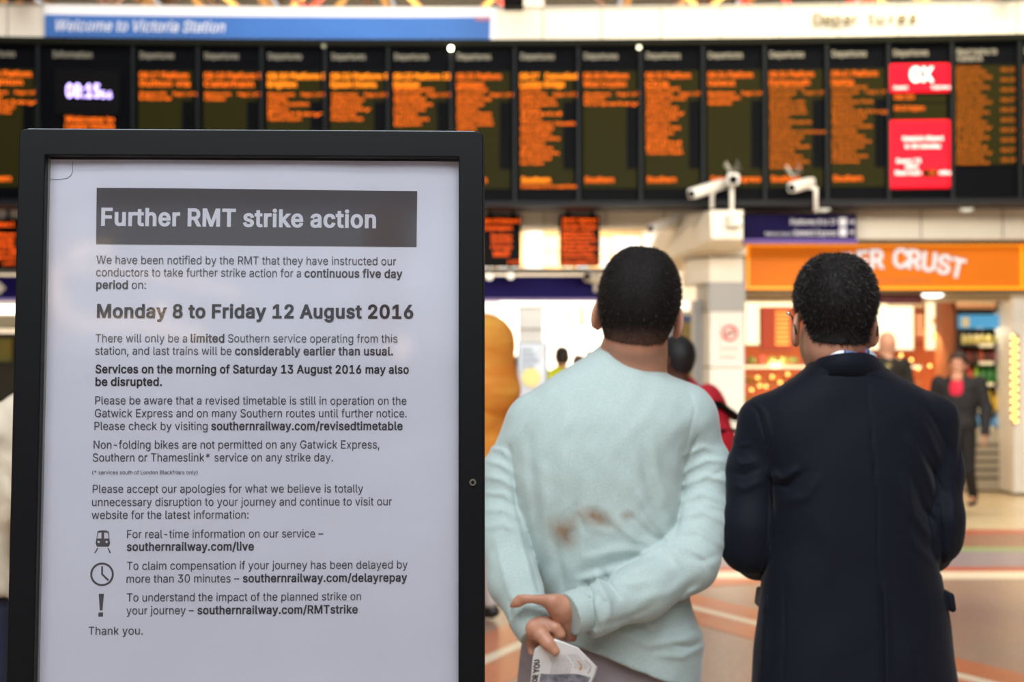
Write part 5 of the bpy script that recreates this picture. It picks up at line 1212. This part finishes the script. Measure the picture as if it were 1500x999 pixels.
def shoe(name, x, y, m, parent, rz=0, L=.28):
    q = Field((x-.07, y-.12, 0), (x+.07, y+.22, .11), .008); q.add(q.ell((x, y-.02, .045), (.042, .075, .05)), 0); q.add(q.ell((x, y+.1, .03), (.045, .1, .035)), .03); q.D = np.maximum(q.D, .003-q.Z).astype('f4'); return field_obj(name, q, m, parent)
m_shoe = mat('shoe_black', '#141314', .4)
shoe('shoe', hipL.x-.03, 3.1, m_shoe, man); shoe('shoe', hipR.x+.03, 3.1, m_shoe, man)
# collar ribbing
def curve_mesh(name, pts, r, m, parent, n=8): q = MB(); q.tube(pts, r, n); return q.build(name, m, parent, True)

# newspaper held in the left hand
def paper_pt(x, y, bend=True):
    d = (x-380)/600.; Y = 2.838+.03*(y-650)/400-.018*math.sin(max(0, min(1, d))*math.pi); return hp(x, y, Y)
news_edges = ([(372, 735), (340, 1000), (330, 1250), (330, 1500)], [(585, 612), (640, 640), (700, 650), (800, 690), (975, 862), (925, 1000), (860, 1250), (800, 1500)])
def rowp(t, seq):
    n = len(seq)-1; i = min(int(t*n), n-1); u = t*n-i; a, b = seq[i], seq[i+1]; return (a[0]+(b[0]-a[0])*u, a[1]+(b[1]-a[1])*u)
lft = [(395, 700), (378, 780), (372, 850), (366, 930), (360, 1000), (350, 1200), (345, 1450)]
rgt = [(585, 612), (800, 690), (975, 862), (955, 940), (925, 1000), (870, 1200), (850, 1450)]
nv, nf = [], []; NI, NJ = 30, 24
for i in range(NI+1):
    a, b = rowp(i/NI, lft), rowp(i/NI, rgt)
    for j in range(NJ+1):
        u = j/NJ; sag = 26*math.sin(u*math.pi)*(1-i/NI)
        nv.append(paper_pt(a[0]+(b[0]-a[0])*u+sag*.35, a[1]+(b[1]-a[1])*u-sag))
for i in range(NI):
    for j in range(NJ): k = i*(NJ+1)+j; nf.append((k, k+NJ+1, k+NJ+2, k+1))
me = bpy.data.meshes.new('newspaper'); me.from_pydata(nv, [], nf); me.polygons.foreach_set('use_smooth', [True]*len(me.polygons))
news = link('newspaper', me, mat('newsprint', '#dcdcda', .7, noise=.03, nscale=60)); tag(news, 'folded newspaper held in the left hand of the man in green', 'newspaper')
sm_ = news.modifiers.new('thick', 'SOLIDIFY'); sm_.thickness = .005; sm_.offset = -1
nM = np.array([list(v) for v in nv]).reshape(NI+1, NJ+1, 3)
def npt(u, w_, off=-.0009):       # u across, w_ down the sheet
    x = min(max(u, 0), .999)*NJ; y = min(max(w_, 0), .999)*NI; j, i = int(x), int(y); a, b = x-j, y-i
    p = nM[i, j]*(1-a)*(1-b)+nM[i, j+1]*a*(1-b)+nM[i+1, j]*(1-a)*b+nM[i+1, j+1]*a*b; return (p[0], p[1]+off, p[2])
def nprint(txt, u0_, w0, u1_, w1, cap, m, bold=0.):
    v, t = layout([(txt, bold)], 1., None, 2, False); L0 = v[:, 0].max(); pts = []
    du, dw = u1_-u0_, w1-w0; ln = math.hypot(du*.085, dw*.2)
    for a, b in v.tolist(): s_ = a/L0; pts.append(npt(u0_+du*s_+b*cap*dw/math.hypot(du, dw), w0+dw*s_-b*cap*du/math.hypot(du, dw)))
    me = bpy.data.meshes.new('printed_text'); me.from_pydata(pts, [], [list(map(int, q)) for q in t]); return link('printed_text', me, m, news)
m_ni = mat('newsprint_grey', '#8c8c90', .7); m_nk = mat('newsprint_black', '#26262a', .7)
nprint('FOR YOU', .1, .74, .12, .22, .085, m_nk, .05)
for k in range(9): nprint('passengers face more delays as', .30+.035*k, .52, .33+.035*k, .22, .02, m_ni)
for k in range(6): nprint('talks go on and', .66+.035*k, .40, .68+.035*k, .22, .02, m_ni)
nprint('Money', .76, .42, .77, .28, .04, mat('newsprint_orange', '#e0983a', .7), .03); nprint('Paper talk', .90, .47, .92, .27, .035, m_ni)
pg_ = [npt(.14, .5), npt(.5, .5), npt(.95, .62), npt(.95, .8), npt(.14, .8)]
gv, gf = [], []
for i in range(9):
    for j in range(17): u = .14+.8*j/16; w0 = .49+.06*(j/16)**2+.02*math.sin(j*.4); gv.append(npt(u, w0+(.99-w0)*i/8, -.0007))
for i in range(8):
    for j in range(16): k = i*17+j; gf.append((k, k+17, k+18, k+1))
me = bpy.data.meshes.new('printed_photo'); me.from_pydata(gv, [], gf); link('printed_photo', me, mat('newsprint_photo', '#85858f', .7, noise=.6, nscale=60), news)

# ================= man in the navy suit
YS2 = 3.0
sS = S(YS2)
def ps_(px, py, Y=YS2): return P(px, py, Y)
f = Field((ps_(1035, 0).x, 2.72, P(0, 1160, YS2).z), (ps_(1440, 0).x, 3.45, P(0, 500, YS2).z), .0044)
PX, PY = f.pix()
ty = [500, 515, 530, 545, 560, 575, 590, 610, 640, 690, 740, 800, 850, 900, 950, 1000, 1080, 1170]
tl_ = [1205, 1196, 1186, 1172, 1150, 1126, 1106, 1098, 1102, 1122, 1126, 1124, 1114, 1109, 1103, 1099, 1092, 1086]
tr_ = [1262, 1272, 1286, 1306, 1334, 1362, 1388, 1398, 1392, 1378, 1374, 1374, 1381, 1390, 1397, 1403, 1410, 1416]
dep = [.088, .1, .103, .105, .107, .108, .11, .114, .12, .128, .13, .13, .13, .132, .137, .14, .145, .15]
ycn = [3.04]*5+[3.035]*13
f.D = loft(f, PX, PY, ty, tl_, tr_, dep, ycn, 2.25, YS2)
la = arm(f, [ps_(1118, 618, 3.04), ps_(1104, 690, 3.04), ps_(1098, 770, 3.02), ps_(1098, 798, 3.03), ps_(1112, 812, 3.14), ps_(1135, 800, 3.3)], [.052, .055, .055, .056, .052, .045], .025)
ra = arm(f, [ps_(1370, 615, 3.04), ps_(1375, 690, 3.04), ps_(1374, 760, 3.02), ps_(1371, 788, 3.03), ps_(1360, 803, 3.14), ps_(1345, 800, 3.3)], [.05, .05, .050, .051, .050, .045], .025)
kk = np.interp(PY, [560, 640, 690, 740], [.03, .03, .01, .004]).astype('f4')
for A in (ra, la):
    h = np.clip(.5+.5*(f.D-A)/kk, 0, 1); f.D = (f.D*(1-h)+A*h-kk*h*(1-h)).astype('f4')
ncut = ps_(1232, 517, 2.97); nn1 = Vector((0, -.35, .94)).normalized()
dn = (f.X-ncut.x)*nn1.x+(f.Y-ncut.y)*nn1.y+(f.Z-ncut.z)*nn1.z
f.D = np.maximum(f.D, np.where(np.abs(PX-1232) < 70, dn, -1)).astype('f4')
hem = (PY-1130)*sS; f.D = np.where(np.minimum(ra, la) > .004, np.maximum(f.D, hem), f.D).astype('f4')
FS = [([(1270, 560), (1277, 640), (1284, 720), (1287, 850)], 1.3, -1.4), ([(1290, 850), (1292, 920), (1294, 1010), (1296, 1120)], 1.6, -4), ([(1296, 850), (1299, 920), (1301, 1010), (1303, 1120)], 5, 1.6),
      ([(1097, 585), (1112, 605), (1121, 640), (1128, 690)], 2.2, -1.3), ([(1104, 588), (1120, 606), (1128, 640)], 3, 1.5), ([(1402, 583), (1408, 620), (1404, 680)], 1.6, -1.5),
      ([(1128, 690), (1130, 740), (1128, 790), (1118, 838)], 3, -3.5), ([(1374, 740), (1378, 780), (1380, 815), (1379, 838)], 3, -3.5),
      ([(1072, 668), (1085, 680), (1104, 676)], 4, 2.4), ([(1070, 690), (1090, 696), (1112, 686)], 4, -2), ([(1068, 708), (1090, 716), (1115, 705)], 5, 2), ([(1070, 640), (1084, 652), (1098, 650)], 3, 1.6), 
      ([(1125, 690), (1145, 702), (1165, 688)], 5, 3), ([(1132, 706), (1155, 712), (1180, 690)], 5, -2.4), ([(1150, 735), (1180, 728), (1200, 700)], 7, 1.6),
      ([(1340, 600), (1362, 640), (1384, 690)], 5, 2), ([(1352, 590), (1375, 625), (1392, 668)], 4, -1.8), ([(1330, 640), (1350, 670), (1372, 735)], 6, 2.6), ([(1344, 655), (1366, 690), (1380, 722)], 4, -2.4), ([(1325, 700), (1338, 755), (1365, 790)], 6, 2.8), ([(1338, 700), (1352, 745), (1374, 770)], 5, -2.4), ([(1322, 760), (1340, 800), (1368, 825)], 6, 1.8),
      ([(1150, 850), (1150, 930), (1146, 1010)], 2.0, -1.0), ([(1310, 880), (1330, 940), (1350, 1000)], 8, 1.5), ([(1120, 900), (1118, 960), (1112, 1010)], 6, 1.5), ([(1192, 552), (1232, 548), (1280, 552), (1302, 560)], 1.5, -1.6),
      ([(1390, 690), (1398, 740), (1396, 800)], 5, 1.5), ([(1200, 760), (1215, 800), (1210, 850)], 12, 1.2)]
folds(f, PX, PY, FS, 3.08, 2.7)
f.D += (.0014*np.sin(PX*.04+1.5*np.sin(PY*.02))*np.sin(PY*.028+PX*.01)).astype('f4')
suit = empty('person', (ps_(1235, 700).x, 3.03, 0), 'dark-haired man in a dark navy suit jacket seen from behind', 'person')
m_suit = mat('navy_suit', '#0c0f19', .7, sheen=.06, spec=.12, bump=.25, bscale=900, bdist=.0006)
jacket = field_obj('suit_jacket', f, m_suit, suit)
# turned-down collar
cs, nr_ = [], 30
for k in range(nr_+1):
    t = k/nr_; x = 1182+(1300-1182)*t
    yt = np.interp(x, [1182, 1190, 1200, 1222, 1245, 1266, 1280, 1290, 1300], [543, 535, 526, 520, 517.5, 517.5, 522, 531, 543]); yb = np.interp(x, [1182, 1200, 1232, 1270, 1300], [557, 551, 547, 549, 558])
    bow = math.sin(t*math.pi); Yt = 3.045-.118*bow**.5; Yb = 3.018-.086*bow**.5
    cs.append((ps_(x, yt, Yt+.006), ps_(x, yt-.4, Yt), ps_(x, (yt+yb)/2, (Yt+Yb)/2-.003), ps_(x, yb, Yb-.001), ps_(x, yb+1, Yb+.005)))
q = MB(); rows = [[q.bm.verts.new(p) for p in r_] for r_ in cs]
for a, b in zip(rows, rows[1:]):
    for k in range(4): q.bm.faces.new((a[k], a[k+1], b[k+1], b[k]))
cl_ = q.build('collar', m_suit, jacket, True); so = cl_.modifiers.new('t', 'SOLIDIFY'); so.thickness = .004; so.offset = 0
# pocket flaps
for x0, y0, x1, y1, Yf in ((1113, 862, 1108, 895, 2.99), (1388, 865, 1392, 888, 2.99)):
    sg_ = -1 if x0 < 1200 else 1
    q = MB(); q.box(ps_((x0+x1)/2-sg_*7, (y0+y1)/2, 3.03), (.014, .12, .04), M=Matrix.Rotation(R(-8*sg_), 4, 'Y'), bev=.006); q.build('pocket_flap', m_suit, jacket, True)
# head
HS = ps_(1219.5, 473, 3.02); MS = headM(R(4), R(8), R(1))
kw2 = dict(rx=.0755, rz=.090, cz=.053, ry=.1)
hf = head_fields(HS, MS, 1.0, .003, neck_to=ps_(1230, 545, 3.05), neck_r=(.056, .06), lo=HS-Vector((.13, .16, .18)), hi=HS+Vector((.13, .18, .17)), ear=1.05, earo=.006, earz=-.012, **kw2)
core = Field((ps_(1035, 0).x, 2.8, .05), (ps_(1440, 0).x, 3.55, P(0, 560, 3).z), .011); CX, CY = core.pix()
core.D = loft(core, CX, CY, ty, [a+16 for a in tl_], [b-16 for b in tr_], [d-.018 for d in dep], ycn, 2.25, YS2); core.D = np.maximum(core.D, (CY-1080)*sS).astype('f4')
for pts, rs_ in (([ps_(1118, 625, 3.04), ps_(1103, 700, 3.04), ps_(1100, 790, 3.03), ps_(1150, 790, 3.33)], [.036, .036, .036, .028]), ([ps_(1374, 625, 3.04), ps_(1380, 700, 3.04), ps_(1378, 785, 3.03), ps_(1330, 790, 3.33)], [.036, .036, .036, .028])): core.chain(pts, rs_, .02)
hl, hr2 = ps_(1190, 1080, 3.05), ps_(1300, 1080, 3.05)
for q_ in (hl, hr2): core.chain([q_, Vector((q_.x, 3.06, .5)), Vector((q_.x, 3.04, .08))], [.085, .055, .04], .03)
# hands joined in front of the waist
hh = Field(ps_(1130, 850, 3.3)-Vector((0, 0, .06)), ps_(1360, 760, 3.3)+Vector((0, .2, .05)), .0035)
for sg_, x0 in ((1, 1160), (-1, 1320)):
    a = ps_(x0, 792, 3.34); b = ps_(x0+sg_*38, 798, 3.40); hh.chain([a, b], [.028, .036], .01)
    for k in range(4):
        o = (k-1.5)*.017; c = b+Vector((sg_*.05, .015, o-.01)); d = c+Vector((sg_*.025, -.028, 0)); hh.chain([b+Vector((0, 0, o)), c, d], [.011, .009, .0075], .003)
    hh.chain([a+Vector((0, 0, .02)), b+Vector((0, -.03, .045)), b+Vector((sg_*.03, -.04, .055))], [.013, .011, .009], .004)
body2 = field_obj('body', [hf, core, hh], m_skin, suit)
hk = hair_field(HS, MS, 1.0, .003, t=.004, nape=-.036, noise=.0003, front=.07, **kw2)
hair2 = field_obj('hair', hk, m_hairb, suit)
top2 = HS+Vector((0, -.03, .13))
def whirl(p):
    d = Vector(p)-top2; return (d.x*7-d.z*1.5, d.y*5, -.75)
strands('hair_strands', hk, m_hairs, hair2, 22000, .010, .00045, whirl, 4, .62)
strands('grey_strands', hk, m_hairg, hair2, 1300, .010, .00035, whirl, 5, .6, clip=lambda c, n: (c[:, 2] > HS.z+.03)*np.clip(n[:, 2]+.3, 0, 1))
# shirt collar with blue and red stripe
q = MB(); rows = []
for k in range(21):
    t = k/20; x = 1186+(1284-1186)*t; bow = math.sin(t*math.pi)
    yt = np.interp(x, [1186, 1194, 1205, 1225, 1250, 1268, 1284], [535, 522, 513, 508, 507.5, 509, 520]); Y = 3.05-.114*bow**.5
    rows.append([q.bm.verts.new(ps_(x, yt, Y)), q.bm.verts.new(ps_(x, yt+18, Y-.004))])
for a, b in zip(rows, rows[1:]): q.bm.faces.new((a[0], a[1], b[1], b[0]))
def check_mat():
    m = mat('check_shirt', '#e9edf5', .7); nt = m.node_tree; b = nt.nodes['Principled BSDF']; tc = nt.nodes.new('ShaderNodeTexCoord'); sp = nt.nodes.new('ShaderNodeSeparateXYZ'); nt.links.new(tc.outputs['Object'], sp.inputs[0])
    mr = nt.nodes.new('ShaderNodeMapRange'); mr.inputs[1].default_value = ps_(1186, 0).x; mr.inputs[2].default_value = ps_(1284, 0).x; nt.links.new(sp.outputs[0], mr.inputs[0])
    r = nt.nodes.new('ShaderNodeValToRGB'); r.color_ramp.interpolation = 'CONSTANT'; e = r.color_ramp.elements; e[0].color = (*lin('#7f93bf'), 1); e[0].position = 0; e[1].position = .12; e[1].color = (*lin('#e9edf8'), 1)
    for p_, c_ in ((.38, '#3c4a78'), (.41, '#6f7fae'), (.55, '#8a8aa8'), (.6, '#a8485a'), (.75, '#7a84b0'), (.8, '#3c4a78'), (.84, '#d5dcec')): k = e.new(p_); k.color = (*lin(c_), 1)
    nt.links.new(mr.outputs[0], r.inputs[0]); nt.links.new(r.outputs[0], b.inputs['Base Color']); return m
sc_o = q.build('shirt_collar', check_mat(), suit, True); so = sc_o.modifiers.new('t', 'SOLIDIFY'); so.thickness = .003; so.offset = 0
# spectacles
gl = empty('spectacles', HS, None, None); gl.parent = suit; gl.matrix_parent_inverse = parent_world(suit).inverted()
m_gl = mat('spectacle_black', '#121212', .3); Wh = lambda x, y, z: HS+(MS @ Vector((x, y, z)))
for sg_ in (-1, 1): curve_mesh('temple_arm', [Wh(sg_*.07, .09, .012), Wh(sg_*.088, .03, .014), Wh(sg_*.0905, -.01, .012), Wh(sg_*.089, -.03, -.006), Wh(sg_*.086, -.036, -.022)], .0022, m_gl, gl)
q = MB(); q.ball(Wh(-.0885, .03, .015), .0045, 10, (1, 1.6, 1)); q.build('hinge', mat('hinge_silver', '#e8e8e8', .15, 1), gl, True)
for sg_ in (-1, 1):
    q = MB(); c = Wh(sg_*.03, .112, .008); pts = [c+MS @ Vector((.021*math.cos(t), 0, .015*math.sin(t))) for t in np.linspace(0, 2*math.pi, 20)]; q.tube(pts, .0018, 6); q.build('rim', m_gl, gl, True)
curve_mesh('bridge', [Wh(-.01, .114, .012), Wh(0, .118, .015), Wh(.01, .114, .012)], .0018, m_gl, gl)
# trousers, shoes
tg = Field((ps_(1120, 0).x, 2.85, .05), (ps_(1390, 0).x, 3.3, ps_(0, 1000).z), .009); TX, TY = tg.pix()
tg.D = loft(tg, TX, TY, [1000, 1100, 1180], [1135, 1128, 1140], [1360, 1368, 1352], [.11, .12, .1], [3.05]*3, 2.3, YS2); tg.D = np.maximum(tg.D, (TY-1140)*sS).astype('f4')
for q_ in (hl, hr2): tg.chain([q_, Vector((q_.x, 3.06, .5)), Vector((q_.x, 3.04, .07))], [.1, .075, .065], .03)
tg.D = np.maximum(tg.D, .055-tg.Z).astype('f4'); field_obj('trousers', tg, mat('navy_trousers', '#15182a', .8), suit)
shoe('shoe', hl.x, 3.04, m_shoe, suit); shoe('shoe', hr2.x, 3.04, m_shoe, suit)

# ================= people in the background
def figure(label, x, y, yaw, H_, top, bottom, hair, skin='#b98468', stride=0., armo=(.0, .0), h=.014, coat=.0, hood=None, topmat=None, bulk=1., shoes='#151515', bald=False, hairlen=0, lean=0., lift=0.):
    e = empty('person', (x, y, 0), label, 'person', rz=yaw); s = H_/1.75
    def fld(lo, hi, hh_=h): return Field(Vector(lo)*s, Vector(hi)*s, hh_*s)
    V = lambda a, b, c: (a*s, b*s+lean*s*max(0, c-.9), c*s)
    ank = [V(-.09, stride*-.3, .09+abs(stride)*.12*(stride > 0)), V(.1, stride*.38, .09)]; kn = [V(-.1, stride*-.02+.02, .5), V(.1, stride*.2+.04, .5)]
    sh_ = [V(-.185*bulk, 0, 1.42), V(.185*bulk, 0, 1.42)]; el = [V(-.25*bulk, -.02+armo[0]*.15, 1.13), V(.25*bulk, -.02+armo[1]*.15, 1.13)]; wr = [V(-.25*bulk, .04+armo[0]*.35, .9), V(.25*bulk, .04+armo[1]*.35, .9)]
    b = fld((-.36, -.45, .02), (.36, .5, 1.5)); b.add(b.ell(V(0, 0, 1.2), (.13*s, .08*s, .28*s)), 0); b.add(b.ell(V(0, 0, .95), (.13*s, .09*s, .12*s)), .03)
    for i in (0, 1):
        b.chain([V(-.09 if i == 0 else .09, 0, .9), kn[i], ank[i]], [.07*s, .045*s, .032*s], .02); b.add(b.cone(ank[i], (ank[i][0], ank[i][1]+.13*s, ank[i][2]-.05*s), .03*s, .022*s), .02); b.chain([sh_[i], el[i], wr[i]], [.035*s, .03*s, .024*s], .02)
    hands = []
    for i in (0, 1):
        w0 = Vector(wr[i]); g = Field(w0-Vector((.06, .06, .18))*s, w0+Vector((.06, .1, .04))*s, .006*s); g.add(g.ell(w0+Vector((0, .01, -.045))*s, (.018*s, .038*s, .05*s)), 0); g.add(g.cone(w0, w0+Vector((0, .01, -.03))*s, .024*s, .024*s), .01)
        for k in range(4): o = (k-1.5)*.018; g.chain([w0+Vector((0, .01+o, -.08))*s, w0+Vector((0, .016+o, -.12+abs(k-1.6)*.006))*s, w0+Vector((.004, .024+o, -.15+abs(k-1.6)*.008))*s], [.0095*s, .009*s, .0075*s], .002)
        g.chain([w0+Vector((0, .03, -.03))*s, w0+Vector((0, .055, -.07))*s, w0+Vector((0, .055, -.095))*s], [.012*s, .011*s, .009*s], .004); hands.append(g)
    C = Vector(V(0, .01, 1.60)); hf_ = head_fields(C, Matrix.Rotation(R(5), 3, 'X'), s*.97, .006*s, neck_to=C+Vector((0, -.03, -.2))*s, lo=C-Vector((.13, .17, .24))*s, hi=C+Vector((.13, .17, .16))*s)
    o = field_obj('body', [b, hf_]+hands, mat('skin'+skin, skin, .5), e)
    def loc(o_): o_.matrix_parent_inverse = Matrix(); return o_
    loc(o)
    c = fld((-.4, -.3, .55 if coat else .8), (.4, .45, 1.52)); B = bulk
    c.add(c.ell(V(0, 0, 1.22), (.175*s*B, .115*s*B, .30*s)), 0); c.add(c.ell(V(0, -.01, 1.38), (.19*s*B, .1*s*B, .1*s)), .04); c.add(c.ell(V(0, 0, .98), (.17*s*B, .12*s*B, .14*s)), .05)
    if coat: c.add(c.cone(V(0, 0, .98), V(0, 0, .98-coat), .14*s*B, .17*s*B), .05); c.D = np.maximum(c.D, (.98-coat)*s-c.Z).astype('f4')
    for i in (0, 1): c.chain([sh_[i], el[i], wr[i]], [.062*s*B, .052*s*B, .042*s*B], .03)
    c.D = (c.D+.003*np.sin(c.X*50+c.Z*35)*np.sin(c.Z*40-c.Y*30)).astype('f4')
    if hood: c2 = Field((-.3*s, -.28*s, 1.1*s), (.3*s, .28*s, 1.85*s), .011*s); c2.add(c2.ell((C.x, C.y-.02*s, C.z+.02*s), (.19*s, .18*s, .17*s)), 0); c2.add(c2.cone((0, -.01, 1.58*s), (0, -.01, 1.36*s), .16*s, .22*s), .06); c2.sub(c2.ell((C.x, C.y+.15*s, C.z), (.085*s, .1*s, .115*s)), .02); flds = [c, c2]
    else: flds = [c]
    tp = loc(field_obj('top', flds, topmat or mat('cloth'+top, top, .8, bump=.3, bscale=30, bdist=.01), e)); tp.name = 'coat' if coat else 'jacket'
    d = fld((-.3, -.45, .05), (.3, .5, 1.02)); d.add(d.ell(V(0, 0, .93), (.16*s, .11*s, .1*s)), 0)
    for i in (0, 1): d.chain([V(-.09 if i == 0 else .09, 0, .88), kn[i], (ank[i][0], ank[i][1], ank[i][2]+.02*s)], [.09*s, .065*s, .05*s], .02)
    loc(field_obj('trousers', d, mat('cloth'+bottom, bottom, .8), e))
    for i in (0, 1):
        g = Field((ank[i][0]-.07*s, ank[i][1]-.12*s, ank[i][2]-.1*s), (ank[i][0]+.07*s, ank[i][1]+.22*s, ank[i][2]+.05*s), .009*s); a0 = ank[i]; g.add(g.ell((a0[0], a0[1], a0[2]-.04*s), (.04*s, .06*s, .045*s)), 0); g.add(g.ell((a0[0], a0[1]+.09*s, a0[2]-.058*s), (.042*s, .09*s, .028*s)), .03); g.D = np.maximum(g.D, (a0[2]-.087*s)-g.Z).astype('f4')
        loc(field_obj('shoe', g, mat('shoe'+shoes, shoes, .4), e))
    if not bald and not hood:
        k_ = hair_field(C, Matrix.Rotation(R(5), 3, 'X'), s*.97, .006*s, t=.01+hairlen, nape=-.06-hairlen*1.5, front=.06)
        loc(field_obj('hair', k_, mat('hair'+hair, hair, .6), e))
    return e
# passer-by with the red backpack
red = figure('person with dark cropped hair carrying a red backpack', P(990, 500, 7.4).x, 7.4, R(-25), 1.70, '#d9dadc', '#2b2f3a', '#0d0c0c', skin='#5a3a2a', stride=.3)
red.rotation_euler.z = R(50)
bk = Field((-.2, -.42, .95), (.2, -.05, 1.5), .01); bk.add(bk.ell((.02, -.2, 1.22), (.155, .10, .24)), 0); bk.add(bk.ell((.02, -.28, 1.14), (.12, .06, .13)), .02)
pk_ = tag(field_obj('backpack', bk, mat('backpack_red', '#c4182c', .6, bump=.4, bscale=30, bdist=.008)), 'red backpack with black straps on the person beside the column', 'backpack')
pk_.location = (red.location.x-.02, 7.38, -.02); pk_.rotation_euler.z = R(50)
q = MB(); q.tube([(-.1, -.12, 1.4), (-.11, -.03, 1.475), (-.12, .08, 1.43), (-.12, .125, 1.3), (-.12, .1, 1.1)], .024, 8)
q.tube([(.1, -.12, 1.4), (.11, -.03, 1.475), (.12, .08, 1.43), (.12, .125, 1.3), (.12, .1, 1.1)], .024, 8)
o = q.build('strap', mat('strap_red', '#b01b2c', .6), pk_, True); o.matrix_parent_inverse = Matrix()
q = MB(); q.box((.06, -.29, 1.32), (.22, .05, .035), M=Matrix.Rotation(R(22), 4, 'Y'), bev=.008); q.box((.0, -.3, 1.22), (.2, .05, .022), bev=.005); o = q.build('black_trim', m_black, pk_); o.matrix_parent_inverse = Matrix()
# walking woman
wx = P(1404, 500, 14.2).x
wom = figure('woman in a black blazer and red top walking past the shop', wx, 14.2, R(180), 1.66, '#17161a', '#101014', '#2b1a14', skin='#c08a70', stride=.85, armo=(.2, -.2), hairlen=.012, bulk=1.15, shoes='#1a1412')
wom.rotation_euler.z = R(150)
q = Field((-.12, .02, 1.1), (.12, .2, 1.47), .008); q.add(q.ell((0, .075, 1.27), (.085, .055, .13)), 0); o = field_obj('red_top', q, mat('top_red', '#c9183c', .7), wom); o.matrix_parent_inverse = Matrix()
q = Field((-.1, .0, 1.3), (.1, .2, 1.5), .008); q.add(q.ell((0, .07, 1.39), (.06, .05, .06)), 0); o = field_obj('neckline_skin', q, MATS['skin#c08a70'], wom); o.matrix_parent_inverse = Matrix()
# bald man at the counter
fb = figure('bald man in a dark jacket with a shoulder bag at the counter', P(1299, 500, 14.8).x, 14.8, R(12), 1.88, '#1a1815', '#22252e', '#222222', skin='#c9947a', bald=True)
bg_ = empty('shoulder_bag', (fb.location.x-.1, 14.8, 1.0), 'olive shoulder bag of the bald man', 'bag')
q = MB(); q.box((fb.location.x-.30, 14.8, .95), (.12, .3, .26), bev=.03); q.build('pouch', mat('bag_olive', '#7c7048', .7), bg_)
q = MB(); q.tube([(fb.location.x-.28, 14.72, 1.08), (fb.location.x-.15, 14.62, 1.3), (fb.location.x-.03, 14.66, 1.5), (fb.location.x+.06, 14.8, 1.56)], .03, 8); q.build('strap', MATS['bag_olive'], bg_, True)
# orange coat
figure('person in a loose orange hooded coat passing behind the black stand', P(706, 500, 8.5).x, 8.5, R(60), 1.80, '#e08a24', '#d9cfc6', '#222222', hood=True, coat=.3, bulk=1.25, shoes='#2a2524', topmat=mat('orange_coat', '#ffb84a', .75, noise=.5, nscale=2.2, ncol='#e88424', bump=.5, bscale=5, bdist=.03, stretch=(1, 1, 4)), h=.012)
# beige jacket at the far left
figure('person in a beige jacket and navy trousers at the left picture edge', P(-78, 500, 3.9).x, 3.9, R(0), 1.72, '#c4b69c', '#1d2740', '#2a1c14', bulk=1.12, h=.01, topmat=mat('beige_jacket', '#c6baa4', .8, noise=.2, nscale=9, bump=.5, bscale=12, bdist=.02), coat=.05)
# hi-vis workers
m_hv = mat('hi_vis', '#d8e02a', .6, noise=.15, nscale=10, emit='#d8e02a', es=.0)
def worker(px, py, Y, lab, rz, dark='#1c1512'):
    H_ = (P(px, py, Y).z)/.985
    return figure(lab, P(px, py, Y).x, Y, R(rz), max(1.5, min(H_, 1.9)), '#d8e02a', '#2b3140', dark, topmat=m_hv, bulk=1.15)
worker(823, 509, 16.5, 'hi-vis worker with dark hair just left of the man in green', 15)
worker(764, 520, 15.0, 'hi-vis worker half hidden by the orange coat', -20)
figure('dark-haired person in black beside the hi-vis worker, nearer one', P(866, 509, 17.8).x, 17.8, R(30), 1.70, '#3a3436', '#22252e', '#18120f', skin='#8a5a44')
figure('dark-haired person further left, leaning towards the worker', P(848, 514, 19.4).x, 19.4, R(-40), 1.66, '#4a4038', '#22252e', '#3a2418', skin='#8a5a44')
